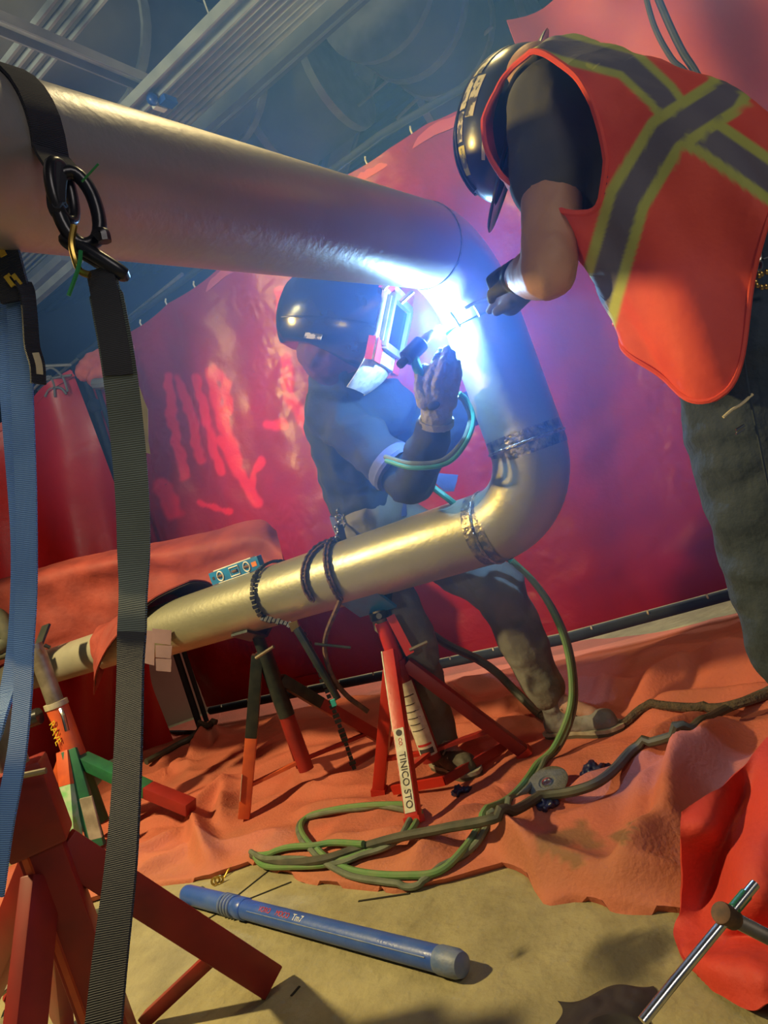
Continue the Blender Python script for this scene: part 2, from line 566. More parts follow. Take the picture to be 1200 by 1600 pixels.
def text_mesh(txt, size, ext=0.0006):
    cu = bpy.data.curves.new('lettering', 'FONT')
    cu.body = txt
    cu.size = size
    cu.align_x = 'LEFT'
    cu.align_y = 'CENTER'
    cu.extrude = ext
    o = bpy.data.objects.new('tmp_text', cu)
    C.objects.link(o)
    dg = bpy.context.evaluated_depsgraph_get()
    me = bpy.data.meshes.new_from_object(o.evaluated_get(dg))
    bpy.data.objects.remove(o)
    bpy.data.curves.remove(cu)
    return me


def lettering(txt, size, org, xdir, ydir, mat, parent, name='lettering', bend=None):
    me = text_mesh(txt, size)
    xdir, ydir = V(xdir).normalized(), V(ydir).normalized()
    zdir = xdir.cross(ydir)
    base = LOC[parent.name]
    for v in me.vertices:
        p = V(org) + xdir * v.co.x + ydir * v.co.y + zdir * v.co.z
        if bend:
            p = bend(v.co)
        v.co = p - base
    me.materials.clear()
    me.materials.append(MT[mat])
    o = bpy.data.objects.new(name, me)
    C.objects.link(o)
    o.parent = parent
    LOC[o.name] = base
    return o


def blob(name, mat, parent, chains, vox=0.01, smooth=6, disp=None, ells=(), label=None, col=None, cut=None):
    """one continuous surface grown over tapered chains [(point, radius), ...] and ellipsoids"""
    g = G()
    for ch in chains:
        for p, r in ch:
            g.ell(p, r, None, 14, 9)
        for (p, r), (q, t) in zip(ch, ch[1:]):
            if (V(p) - V(q)).length > 1e-4:
                g.tube([p, q], [r, t], 14)
    for e in ells:
        g.ell(e[0], e[1], e[2] if len(e) > 2 else None, 20, 14)
    tmp = g.build('tmp_' + name, mat, parent)
    md = tmp.modifiers.new('r', 'REMESH')
    md.mode = 'VOXEL'
    md.voxel_size = vox
    if smooth:
        ms = tmp.modifiers.new('s', 'SMOOTH')
        ms.factor = 0.5
        ms.iterations = smooth
    dg = bpy.context.evaluated_depsgraph_get()
    me = bpy.data.meshes.new_from_object(tmp.evaluated_get(dg))
    base = LOC[tmp.name]
    LOC.pop(tmp.name)
    old = tmp.data
    bpy.data.objects.remove(tmp)
    bpy.data.meshes.remove(old)
    if disp:
        new = []
        for v in me.vertices:
            p = v.co + base
            new.append(v.co + v.normal * disp(p))
        for v, q in zip(me.vertices, new):
            v.co = q
    if cut:
        bm = bmesh.new()
        bm.from_mesh(me)
        bmesh.ops.delete(bm, geom=[v for v in bm.verts if cut(v.co + base)], context='VERTS')
        bm.to_mesh(me)
        bm.free()
    if col:
        ca = me.color_attributes.new('col', 'FLOAT_COLOR', 'POINT')
        for i, v in enumerate(me.vertices):
            ca.data[i].color = col(v.co + base)
    me.shade_smooth()
    me.materials.clear()
    me.materials.append(MT[mat])
    me.name = name
    o = bpy.data.objects.new(name, me)
    C.objects.link(o)
    o.parent = parent
    LOC[o.name] = base
    if label:
        o['label'] = label
    return o


def wrinkle(amp, sc_, stretch=(1, 1, 1), ridge=True):
    def f(p):
        q = V((p.x * stretch[0], p.y * stretch[1], p.z * stretch[2])) * sc_
        n = noise.noise(q)
        if ridge:
            n = 0.6 - 2.0 * abs(n)
        return n * amp + noise.noise(q * 2.7) * amp * 0.35
    return f


def segdist(x, y, ax, ay, bx, by):
    dx, dy = bx - ax, by - ay
    l = dx * dx + dy * dy
    t = 0 if l == 0 else max(0, min(1, ((x - ax) * dx + (y - ay) * dy) / l))
    return math.hypot(x - ax - t * dx, y - ay - t * dy), t


def polydist(x, y, pl):
    return min(segdist(x, y, *a, *b)[0] for a, b in zip(pl, pl[1:]))


def sstep(a, b, x):
    t = max(0.0, min(1.0, (x - a) / (b - a)))
    return t * t * (3 - 2 * t)

# ================================================================== the setting
floor_col = lambda p: (0, 0, 0, 0)


def floor_mesh():
    g = G()
    xs = [-9 + 0.0 * i for i in range(1)]
    n = 150
    # a fine patch near the camera, coarse slab around it
    ax = [-9, -5] + [-2.4 + 4.2 * i / n for i in range(n + 1)] + [4, 9]
    ay = [-3, 0] + [0.75 + 2.2 * i / n for i in range(n + 1)] + [5, 9.5]
    rows, cols = [], []
    stains = [(990, 1490, 62, 0.85), (1010, 1470, 35, 0.8), (940, 1510, 38, 0.6), (812, 1490, 9, 0.9), (985, 1465, 22, .9)]
    st = [(F(a, b), r / FPX * F(a, b).y, k) for a, b, r, k in stains]
    for y in ay:
        rows.append([V((x, y, 0)) for x in ax])
        for x in ax:
            a = 0.0
            if -2.4 < x < 1.8 and 0.7 < y < 3:
                for c, r, k in st:
                    d = math.hypot(x - c.x, (y - c.y) * 0.8) / r
                    d += 0.55 * noise.noise(V((x * 14, y * 14, 3)))
                    a = max(a, k * (1 - sstep(0.5, 1.25, d)))
            cols.append((0.035, 0.03, 0.025, a))
    g.grid(rows)
    g.col = cols
    return g


floor = struct(floor_mesh().build('floor', 'floor'))
for a, b in [((345, 1420), (420, 1360)), ((380, 1408), (455, 1378)), ((290, 1455), (338, 1428)), ((455, 1556), (468, 1541)), ((560, 1408), (640, 1396))]:
    pa, pb = F(*a, 0.0015), F(*b, 0.0015)
    g = G().bar(pa, pb, 0.006, 0.002, (0, 0, 1) if False else (pb - pa).cross(UP))
    struct(g.build('crack', 'joint', floor))

ceil = struct(G().box((0, 5, 4.85), (16, 16, 0.1)).build('ceiling', 'deck'))
g = G()
for k in range(60):                      # ribs of the steel roof deck
    c = V((-1.0, 4.0, 4.77)) + E2 * (k - 30) * 0.2
    g.bar(c - E1 * 9, c + E1 * 9, 0.09, 0.05, E2)
stuff(g.build('deck_rib', 'deck', ceil))
struct(G().box((0, 9.3, 2.4), (16, 0.1, 4.9)).build('wall_back', 'deck'))
struct(G().box((-7.5, 3, 2.4), (0.1, 13, 4.9)).build('wall_left', 'deck'))
struct(G().box((7.5, 3, 2.4), (0.1, 13, 4.9)).build('wall_right', 'deck'))

# ---- overhead services -------------------------------------------------------
xs_c = [410, 426, 441, 456, 472, 487, 502]
for k, x in enumerate(xs_c):
    p = PZ(x, 0, 3.3)
    lab = ['topmost left thin steel conduit of the overhead rack', 'second steel conduit from the rail in the overhead rack',
           'third steel conduit from the rail in the overhead rack', 'middle steel conduit of the seven in the overhead rack',
           'fifth steel conduit from the rail in the overhead rack', 'sixth steel conduit from the rail in the overhead rack',
           'outermost steel conduit, farthest from the rail in the overhead rack'][k]
    o = G().tube([p - E1 * 2.5, p + E1 * 3.9], 0.017, 10).build('conduit', 'galv')
    tag(o, lab, 'conduit', 'steel conduits of the overhead rack')
for k, (x, w_) in enumerate([(366, 0.085)]):
    p = PZ(x, 0, 3.26)
    t = thing('cable_rail', 'flat galvanised steel rail running beside the overhead conduits', 'rail', p)
    G().bar(p - E1 * 2.5, p + E1 * 1.02, w_, 0.012, E2).build('web', 'galv', t)
    for sgn in (-1, 1):
        q = p + E2 * (sgn * w_ / 2) + UP * -0.02
        G().bar(q - E1 * 2.5, q + E1 * 1.02, 0.012, 0.05, E2).build('flange', 'galv', t)
p = PZ(239, 158, 3.2)
t = thing('rail_end_cap', 'small blue plastic cap on the end of the overhead rail', 'cap', p)
G().ell(p + V((0, 0, .01)), (0.028, 0.028, 0.03)).build('cap_dome', 'blue_plastic', t)
G().bar(p + E2 * 0.03 - E1 * .03, p + E2 * 0.11 - E1 * .03, 0.05, 0.03, E1).build('blue_band', 'blue_plastic', t)
G().bar(p + E2 * 0.02 + E1 * .02, p + E2 * 0.09 + E1 * .02, 0.03, 0.03, E1).build('white_band', 'white_ink', t, label='white band below the blue one')
for k, (xa, ya, xb, yb, lab) in enumerate([
        (-20, 20, 245, 132, 'dark steel strut channel crossing above the big pipe at upper corner'),
        (40, 96, 40, 96, ''), ]):
    if not lab:
        continue
    a, b = PZ(xa, ya, 3.32), PZ(xb, yb, 3.32)
    t = thing('strut_channel', lab, 'channel', a)
    dd = (b - a).normalized()
    sd = dd.cross(UP)
    G().bar(a - dd * .6, b, 0.07, 0.008, sd).build('web', 'galv', t)
    for s_ in (-1, 1):
        G().bar(a - dd * .6 + sd * s_ * .035 - UP * .025, b + sd * s_ * .035 - UP * .025, 0.008, 0.05, sd).build('flange', 'beam', t)
for (x, lab) in [(148, 'short thin steel rod rail above the strut channel crossing'), (36, 'steel rod rail at the extreme upper corner beyond strut channel')]:
    p = PZ(x, 0 if x > 100 else 75, 3.5)
    t = thing('twin_rail', lab, 'rail', p)
    for s_ in (-.03, .03):
        q = p + E2 * s_
        G().bar(q - E1 * 1.5, q + E1 * 1.6, 0.014, 0.03, E2).build('rod', 'galv', t)
# wide flange beam under the conduits, far pair of thin tie rods, sloping brace
a = PZ(560, 0, 3.45)
t = thing('flange_beam', 'long grey steel beam running beside the overhead conduits', 'beam', a)
G().bar(a - E1 * 2.5, a + E1 * 6, 0.11, 0.012, E2).build('bottom_flange', 'beam', t)
G().bar(a - E1 * 2.5 + UP * .1, a + E1 * 6 + UP * .1, 0.012, 0.2, E2).build('web', 'beam', t)
G().bar(a - E1 * 2.5 + E2 * .0 - UP * .012, a + E1 * 6 - UP * .012, 0.012, 0.012, E2).build('edge_strip', 'galv', t)
a, b = P(612, -40, 5.2), P(512, 300, 6.6)
t = thing('roof_brace', 'broad sloping grey steel brace rising behind the big pipe', 'brace', a)
G().bar(a, b, 0.21, 0.05, V((1, 0, 0))).build('web', 'beam', t)
for s_ in (-.105, .105):
    G().bar(a + V((s_, 0, 0)), b + V((s_, 0, 0)), 0.02, 0.12, V((1, 0, 0))).build('flange', 'beam', t)
for k, (xa, ya, r, half, lab) in enumerate([
        (150, 60, 0.42, 1.0, 'large grey wrapped duct above the strut channel'),
        (440, 190, 0.40, .6, 'grey wrapped duct end behind the flange beam'),
        (640, 20, 0.42, .45, 'dim bluish duct at top beyond the sloping brace'),
        (760, 110, 0.36, .5, 'dim duct above the curtain top, beside the hard hat')]):
    p = PZ(xa, ya, 4.15)
    t = thing('round_duct', lab, 'duct', p)
    ax = E2 if k % 2 == 0 else E1
    G().tube([p - ax * half, p + ax * half], r, 28).build('duct_wall', 'duct', t)
    for q in (-half, 0, half):
        G().tube([p + ax * (q - .03), p + ax * (q + .03)], r + .02, 28).build('duct_band', 'galv', t)
for k, (x1, y1, x2, y2, z, r, lab) in enumerate([
        (700, 45, 560, 165, 3.9, .012, 'thin tie rod crossing the dark roof above the sloping brace'),
        (770, 40, 620, 185, 3.9, .014, 'thin tie rod just above the curtain top edge'),
        (285, 428, 60, 610, 3.2, .014, 'thin pale rod running down below the big pipe toward the tent corner'),
        (0, 575, 110, 570, 2.75, .012, 'thin horizontal pale rod behind the blue sling'),
        (0, 600, 80, 590, 2.7, .018, 'thicker dim rod below the pale one behind the blue sling')]):
    a, b = PZ(x1, y1, z), PZ(x2, y2, z)
    tag(G().tube([a, b], r, 8).build('hanging_rod', 'galv'), lab, 'rod', 'thin rods under the roof')
a, b = PZ(330, 130, 3.1), PZ(130, -150, 3.1)
tag(G().tube([P(318, 0, 3.3), P(340, 60, 3.35)], .004, 6).build('hanger_rod', 'galv'), 'thin hanger rod dropping to the overhead rail', 'rod')
a = PZ(30, 450, 3.15)
t = thing('plank_beam', 'flat grey beam edge seen below the big pipe behind the black sling link', 'beam', a)
G().bar(PZ(45, 462, 3.15), PZ(112, 402, 3.15), 0.16, .05, E2).build('web', 'beam', t)
G().bar(PZ(45, 462, 3.15) - UP * .05, PZ(112, 402, 3.15) - UP * .05, 0.05, .05, E2).build('edge_strip', 'galv', t)

# ---- welding tent: frame, curtains ------------------------------------------
WA, WM, WB = V((-1.56, 4.92, 0)), V((0.6, 3.45, 0)), V((1.41, 3.15, 0))
WE = WB + (WB - WM).normalized() * 1.6
path = [WA, WM, WB, WE]


def wall_at(x, y):
    for a, b in zip(path, path[1:]):
        d = P(x, y, 1.0) - V((0, 0, CAM_H))
        n = (b - a).cross(UP)
        k = n.dot(a - V((0, 0, CAM_H))) / n.dot(d)
        p = V((0, 0, CAM_H)) + d * k
        q = (p - a).dot(b - a) / (b - a).length_squared
        if q <= 1.0 or b is WE:
            return p


def sweep_wall(pl, n):
    L = [(b - a).length for a, b in zip(pl, pl[1:])]
    T = sum(L)
    out = []
    for i in range(n + 1):
        s = T * i / n
        k = 0
        while k < len(L) - 1 and s > L[k]:
            s -= L[k]
            k += 1
        out.append(pl[k].lerp(pl[k + 1], s / L[k]))
    return out


smears = [((262, 588), (272, 670), (288, 745), 9), ((278, 592), (300, 650), (312, 720), 9), ((306, 590), (320, 650), (345, 735), 8),
          ((330, 580), (342, 640), (372, 725), 10), ((336, 575), (352, 600), (356, 640), 9), ((346, 690), (375, 740), (402, 785), 10),
          ((408, 720), (396, 740), (392, 770), 7), ((448, 560), (452, 620), (480, 670), 10), ((420, 664), (432, 664), (444, 663), 9),
          ((250, 760), (262, 775), (270, 800), 16), ((310, 785), (340, 795), (360, 800), 5), ((436, 455), (440, 470), (438, 480), 9)]
grime = [((820, 1000), (830, 900), (835, 870), 60), ((600, 700), (650, 720), (700, 720), 5)]
ns, nz = 430, 220
foot_line = sweep_wall(path, ns)
rows, cols = [], []
nv = (WM - WA).cross(UP).normalized()
for i in range(ns + 1):
    r = []
    b = foot_line[i]
    for j in range(nz + 1):
        z = 0.13 + (2.56 - 0.13) * j / nz
        s = i / ns
        off = 0.030 * math.sin(s * 23 + z * 1.6) + 0.018 * math.sin(s * 61 - z * 2.2)
        off += 0.035 * noise.noise(V((s * 9, z * 1.2, 1.0))) + 0.012 * noise.noise(V((s * 40, z * 7, 4.0)))
        cr_ = sstep(-.1, .35, noise.noise(V((s * 11, z * 2.4, 7.0))))
        off += cr_ * .010 * abs(noise.noise(V((s * 95 + z * 5, z * 16 - s * 20, 2.0))))
        off *= min(1, (z - 0.1) * 4) * min(1, (2.6 - z) * 6)
        zt = z - (0.018 * abs(math.sin(s * 34)) * (j / nz) ** 6)
        p = b + nv * off + UP * zt
        r.append(p)
        X, Y = px(p)
        al = 0.0
        if X < 500 and 440 < Y < 830:
            for q in smears:
                d = polydist(X, Y, q[:3]) + 6 * noise.noise(V((X * .06, Y * .06, 0)))
                al = max(al, 1 - sstep(q[3] * 0.55, q[3] * 1.15, d))
        cols.append((0.78, 0.015, 0.045, al * 0.85))
    rows.append(r)
t = thing('welding_curtain', 'glossy red vinyl welding curtain with wiped streaks hung behind the welder', 'curtain', (WA + WB) / 2)
g = G().grid(rows)
g.col = cols
g.build('sheet', 'curtain', t)
# hems
hem = [rows[i][nz] for i in range(0, ns + 1, 6)]
G().ribbon([p - nv * .006 - UP * 0.03 for p in hem], UP, 0.06, 0.006).build('top_hem', 'curtain_up', t, label='paler folded hem along the top')
hem = [rows[i][0] for i in range(0, ns + 1, 6)]
G().ribbon([p - nv * .006 + UP * 0.03 for p in hem], UP, 0.06, 0.006).build('bottom_hem', 'curtain', t)
for jz in (44, 132):
    G().ribbon([rows[i][jz] - nv * .004 for i in range(0, ns + 1, 4)], UP, .022, .005).build('seam', 'curtain', t)
for i in range(12, ns, 22):
    for jj, nm in ((nz, 'grommet'), (0, 'grommet')):
        p = rows[i][jj] + UP * (-.03 if jj else .035) - nv * .014
        G().tube([p + E1 * (.016 * math.cos(a)) + UP * (.016 * math.sin(a)) for a in [2 * PI * k / 10 for k in range(10)]], .005, 5, closed=True).build(nm, 'chrome', t)
        q = p + UP * (.05 if jj else -.05)
        G().tube([p, q + E2 * -.012, q + UP * (.02 if jj else -.02)], .005, 5).build('tie', 'white_ink' if jj else 'tag_buff', t)

t = thing('tent_frame', 'black tubular steel tent frame carrying the red welding curtain', 'frame', WA)
up = [p + UP * 2.62 for p in path]
G().tube(up, .018, 10).build('top_pole', 'black_steel', t)
lo = [p + UP * 0.095 - nv * .02 for p in path]
G().tube(lo, .026, 12).build('base_pole', 'black_steel', t)
corner_top, corner_bot = P(124, 575, 4.85), F(318, 1152)
corner_top = V((corner_bot.x - .02, corner_bot.y, 2.55))
for q, r in ((V((0, 0, 0)), .022), (V((.06, -.03, 0)), .016)):
    G().tube([corner_bot + q, P(130, 578, 4.75) + q], r, 10).build('corner_pole', 'black_steel', t)
for a in (0.35, .62, .9):
    c = corner_bot.lerp(P(130, 578, 4.75), a)
    G().ell(c, (.045, .045, .05)).build('clamp', 'black_steel', t)
G().tube([F(255, 1145), F(318, 1152) + UP * .03, F(345, 1150, .03)], .018, 8).build('foot', 'black_steel', t)

# the tent's side curtain beyond the corner
rows = []
cA, cB = V((-1.60, 4.80, 0)), V((-3.4, 5.05, 0))
n2 = V((0.1, -1, 0)).normalized()
for i in range(61):
    r = []
    s = i / 60
    for j in range(61):
        z = 0.02 + 2.40 * j / 60
        b = cA.lerp(cB, s)
        if True:
            b = b + V((-.20 * (1 - s) * (1 - sstep(.35, 1.1, z)), 0, 0))
        top = 0.10 * math.sin(s * PI) - 0.10 * (1 - s) ** 3
        r.append(b + UP * (z - top * (j / 60) ** 4) + n2 * (0.05 * math.sin(s * 19 + z * 2.5) + .05 * noise.noise(V((s * 5, z * 1.5, 8)))))
    rows.append(r)
t = thing('side_curtain', 'dull red vinyl side curtain of the tent, left beyond the corner pole', 'curtain', cB)
G().grid(rows).build('sheet', 'curtain_side', t)
G().ribbon([r[60] - UP * .02 + n2 * .006 for r in rows], UP, .05, .005).build('top_hem', 'curtain_side', t)
# right upper curtain before the main one, warm light painted as paler red
rows = []
uA = wall_at(806, 72)
uA.z = 0
ud = (WB - WM).normalized()
un = ud.cross(UP).normalized()
un = un if un.y < 0 else -un
for i in range(50):
    s = i / 49 * 1.9
    r = []
    for j in range(40):
        z = 2.45 + 0.32 * j / 39 + (0.05 * s) + s * .15 * (j / 39)
        lo_ = 2.45 - 1.0 * min(1, s * 2.5)
        z = lo_ + (z - 2.45) * (2.80 + .15 * s - lo_) / 0.40
        r.append(uA + ud * s + un * (0.09 + .05 * math.sin(s * 9 + z) + .03 * noise.noise(V((s * 4, z * 3, 2)))) + UP * z)
    rows.append(r)
t = thing('upper_curtain', 'red vinyl sheet, its warm light painted pink, hung above the hi-vis vest', 'curtain', uA)
G().grid(rows, 0.004).build('sheet', 'curtain_up', t)
for k, pts in enumerate([[(940, -260), (985, -100), (1003, -30), (1022, 40), (1050, 92), (1080, 125), (1140, 240), (1190, 380)], [(950, -270), (998, -100), (1018, -30), (1042, 30), (1066, 80), (1092, 122), (1150, 236), (1205, 380)]]):
    o = G().tube(catmull([P(a, b, 2.62) for a, b in pts]), .013 if k else .010, 8).build('hanging_cable', 'hose_black')
    tag(o, ['thinner black cable hanging before the upper red sheet', 'thicker black cable hanging before the upper red sheet'][k], 'cable', 'cables hanging above the vest')

# rag bundle and loose wires at the tent corner
t = thing('rag_bundle', 'orange-red rag bundle knotted on the tent corner', 'rag', P(150, 580, 4.6))
blob('cloth', 'orange_cloth', t, [[(P(132, 580, 4.6), .05), (P(150, 568, 4.62), .07), (P(172, 556, 4.6), .05), (P(196, 548, 4.6), .05)],
                                  [(P(150, 590, 4.6), .05), (P(168, 578, 4.6), .06), (P(184, 570, 4.6), .05)]], .012, 3, wrinkle(.03, 9))
G().tube(catmull([P(148, 600, 4.55), P(165, 598, 4.52), P(182, 584, 4.55)]), .035, 8).build('grey_band', 'beam', t)
for k, pts in enumerate([[(60, 585), (80, 575), (98, 590), (106, 612)], [(64, 600), (76, 588), (84, 600), (86, 620)], [(50, 610), (66, 596), (88, 590), (112, 586)],
                         [(70, 620), (78, 608), (94, 606), (104, 616)]]):
    o = G().tube(catmull([P(a, b, 4.75) for a, b in pts]), .008, 6).build('loose_wire', 'beam')
    tag(o, ['long loop of loose grey wire above the side curtain', 'short upright loose grey wire near blue sling', 'nearly straight loose grey wire above the side curtain',
            'small curl of loose grey wire on the side curtain top'][k], 'wire', 'loose wires over the side curtain')
# pale strip of the wall behind the gap in the tent
gp = [F(262, 1140) + V((0, .35, 0)), F(330, 1150) + V((0, .35, 0))]
tag(G().box(((gp[0] + gp[1]) / 2 + UP * .5 + E2 * .2), (0.9, .04, 1.0)).build('white_board', 'white_wall'), 'pale board seen through the gap at the tent corner', 'board')

# ================================================================== floor tarp
front_px = [(120, 1420), (180, 1402), (250, 1384), (330, 1376), (395, 1352), (440, 1366), (500, 1384), (560, 1390), (620, 1396), (690, 1386), (740, 1372),
            (790, 1358), (830, 1378), (860, 1414), (905, 1408), (960, 1424), (1010, 1428), (1060, 1432), (1130, 1436), (1250, 1440), (1400, 1440)]
front = [F(*q) for q in front_px]


def front_y(x):
    for a, b in zip(front, front[1:]):
        if a.x <= x <= b.x:
            return a.y + (b.y - a.y) * (x - a.x) / (b.x - a.x)
    return front[0].y + (front[0].x - x) * 0.25 if x < front[0].x else front[-1].y


def wall_y(x):
    for a, b in zip(path, path[1:]):
        if a.x <= x <= b.x:
            return a.y + (b.y - a.y) * (x - a.x) / (b.x - a.x)
    return WA.y + .1 if x < WA.x else WE.y


folds = []       # (floor a, floor b, height, width on far side, width on near side)
for a, b, h, wf, wn in [
        ((765, 1296), (850, 1350), .07, .06, .035), ((850, 1350), (945, 1392), .06, .06, .03),
        ((765, 1296), (880, 1262), .05, .05, .05), ((880, 1262), (1010, 1200), .05, .07, .05), ((1010, 1200), (1090, 1132), .07, .08, .03),
        ((1085, 1150), (1050, 1290), .10, .05, .04), ((1050, 1290), (975, 1372), .08, .05, .06), ((1130, 1140), (1085, 1215), .09, .04, .04),
        ((940, 1392), (1060, 1372), .05, .05, .03), ((1000, 1300), (1030, 1225), .05, .04, .03),
        ((905, 1070), (1000, 1090), .04, .06, .05), ((1000, 1090), (1075, 1050), .09, .10, .05), ((1075, 1050), (1230, 1040), .10, .10, .06),
        ((1000, 1120), (1230, 1085), .05, .05, .05),
        ((695, 1090), (790, 1062), .06, .04, .03), ((720, 1120), (835, 1105), .05, .04, .03), ((740, 1062), (800, 1040), .06, .04, .03),
        ((700, 1150), (800, 1135), .04, .04, .03), ((690, 1075), (760, 1120), .04, .03, .03),
        ((300, 1180), (330, 1140), .09, .05, .04), ((330, 1140), (350, 1160), .07, .05, .04), ((300, 1270), (325, 1345), .07, .04, .03),
        ((300, 1270), (355, 1225), .06, .04, .03), ((355, 1225), (350, 1290), .04, .04, .03),
        ((215, 1300), (275, 1285), .05, .03, .02), ((210, 1345), (285, 1305), .05, .03, .02), ((205, 1375), (290, 1335), .04, .025, .02),
        ((215, 1235), (300, 1190), .05, .04, .03), ((240, 1215), (300, 1200), .04, .03, .02),
        ((405, 1150), (520, 1110), .06, .05, .04), ((430, 1175), (560, 1140), .04, .05, .04),
        ((480, 1275), (580, 1262), .03, .05, .03), ((520, 1330), (640, 1320), .035, .05, .04), ((690, 1310), (765, 1270), .05, .05, .04),
        ((430, 1340), (500, 1350), .04, .03, .03), ((700, 1300), (640, 1380), .04, .05, .04), ((560, 1220), (480, 1240), .03, .05, .05),
        ((880, 1175), (960, 1165), .03, .04, .04), ((860, 1300), (1000, 1270), .03, .06, .05), ((450, 1115), (600, 1085), .06, .05, .04)]:
    pa, pb = F(*a, h * .6), F(*b, h * .6)
    folds.append((pa, pb, h, wf, wn))


FLAT = [((.38, 2.49), .24), ((-.07, 2.57), .2), (F(861, 1242).xy, .14), (F(935, 1215).xy, .08)]        # trodden flat under the boots


def tarp_h(x, y):
    fy = front_y(x)
    e = y - fy
    if e < -0.001:
        return 0.0
    h = 0.022 + 0.018 * noise.noise(V((x * 3.1, y * 3.1, 0))) + 0.008 * noise.noise(V((x * 9, y * 9, 5)))
    rdg = 1 - abs(noise.noise(V((x * 2.6 + y * 1.2, y * 4.0 - x * .8, 2.2)))) * 3.2
    h += 0.020 * max(0, rdg) ** 1.3
    hf = 0.0
    for a, b, fh, wf, wn in folds:
        m = max(wf, wn) * 2.6
        if x < min(a.x, b.x) - m or x > max(a.x, b.x) + m or y < min(a.y, b.y) - m or y > max(a.y, b.y) + m:
            continue
        d, t_ = segdist(x, y, a.x, a.y, b.x, b.y)
        sd = (b.x - a.x) * (y - a.y) - (b.y - a.y) * (x - a.x)
        if b.x < a.x:
            sd = -sd
        ww = wf if sd > 0 else wn
        k = d / ww
        if k < 2.6:
            q = fh * 1.3 * max(0.0, 1 - k / 1.9) ** 1.5 * (.62 + .38 * math.sin(PI * min(1, max(0, t_))))
            hf += q ** 3.0
    h += hf ** (1 / 3.0)
    for c_, rr in FLAT:
        h *= .25 + .75 * sstep(rr * .55, rr * 1.2, math.hypot(x - c_[0], y - c_[1]))
    hw = wall_y(x) - y
    h = h * sstep(-.02, .10, e) + 0.006 + 0.018 * (1 - sstep(.0, .06, e)) * (0.5 + noise.noise(V((x * 6, 1, 1))))
    return max(h, 0.004) * (1 if hw > .3 else max(.3, hw / .3))


nx, ny = 330, 230
rows, cols = [], []
x0, x1 = -2.1, 1.75
dirt = [((850, 1320), (905, 1300), 20), ((905, 1300), (930, 1320), 16), ((868, 1330), (900, 1345), 14), ((960, 1310), (985, 1290), 8)]
for i in range(nx + 1):
    x = x0 + (x1 - x0) * i / nx
    fy, wy = front_y(x), wall_y(x) + .02 + .3 * (1 - sstep(.55, 1.1, x))
    r = []
    for j in range(ny + 1):
        s = (j / ny) ** 1.25
        y = fy + (wy - fy) * s
        xx = x + .02 * noise.noise(V((x * 8, y * 8, 3))) * (1 - s)
        p = V((xx, y, tarp_h(xx, y)))
        r.append(p)
        a = 0.0
        for (q, k, wd) in dirt:
            X, Y = px(p)
            if abs(X - q[0]) < 120 and abs(Y - q[1]) < 90:
                d = segdist(X, Y, *q, *k)[0] + 12 * noise.noise(V((X * .05, Y * .07, 0)))
                a = max(a, .7 * (1 - sstep(wd * .4, wd * 1.2, d)))
        dust = .35 * (1 - sstep(0, .5, y - fy)) * (.5 + .5 * noise.noise(V((x * 5, y * 5, 9))))
        dust = max(0.0, dust)
        q = a / (a + dust + 1e-4)
        cols.append((0.42 - .32 * q, 0.26 - .18 * q, 0.12 - .09 * q, max(a, dust)))
    rows.append(r)
for _ in range(2):
    zz = [[p.z for p in r] for r in rows]
    for i in range(1, nx):
        for j in range(1, ny):
            rows[i][j].z = (zz[i][j] * 2 + zz[i - 1][j] + zz[i + 1][j] + zz[i][j - 1] + zz[i][j + 1]) / 6
g = G().grid(rows)
g.col = cols
t = thing('floor_tarp', 'crumpled dusty orange canvas tarp spread over the concrete floor', 'tarp', (0, 2.2, 0))
g.build('sheet', 'tarp', t, sharp=70)
G().grid([[r[0], V((r[0].x, r[0].y + .012, max(0, r[0].z - .02)))] for r in rows]).build('rolled_edge', 'tarp', t)


def on_tarp(x, y, dz=0.0):
    return V((x, y, (tarp_h(x, y) if y > front_y(x) else 0.0) + dz))


def FT(X, Y, dz=0.0):
    """the point of the tarp seen at a pixel"""
    z = 0.03
    for _ in range(5):
        p = F(X, Y, z)
        z = tarp_h(p.x, p.y) if p.y > front_y(p.x) else 0.0
    p = F(X, Y, z)
    return V((p.x, p.y, z + dz))

# ================================================================== the pipes
R8 = 0.1095
STUB = V((0.450, 2.10, 0))
ER = 0.20


def arc_pts(c, a, b, n=12):
    """quarter circle from c+a to c+b"""
    return [c + a * math.cos(PI / 2 * k / n) + b * math.sin(PI / 2 * k / n) for k in range(n + 1)]


# overhead pipe: straight run and an elbow turning down
zU, zJ = 1.572, 1.372
cU = STUB + UP * zJ - E2 * ER                      # centre of the upper bend
upper_start = STUB - E2 * ER + UP * zU
t = thing('overhead_pipe', 'large satin steel pipe crossing overhead, its elbow turning down to the arc', 'pipe', STUB - E2 * 1.0 + UP * zU)
far_end = upper_start - E2 * 2.3 - UP * .038
g = G()
for p, q, r in ((far_end, upper_start, R8),):
    n = 40
    g.tube([p.lerp(q, k / n) for k in range(n + 1)], r, 56, cap=False)
g.build('pipe_run', 'pipe_up', t)
G().tube(arc_pts(cU, UP * ER, E2 * ER), R8, 56, cap=False).build('elbow', 'pipe_up', t)
G().tube([upper_start - E2 * .004, upper_start + E2 * .004], R8 + .0022, 56).build('weld_bead', 'weldbead', t)

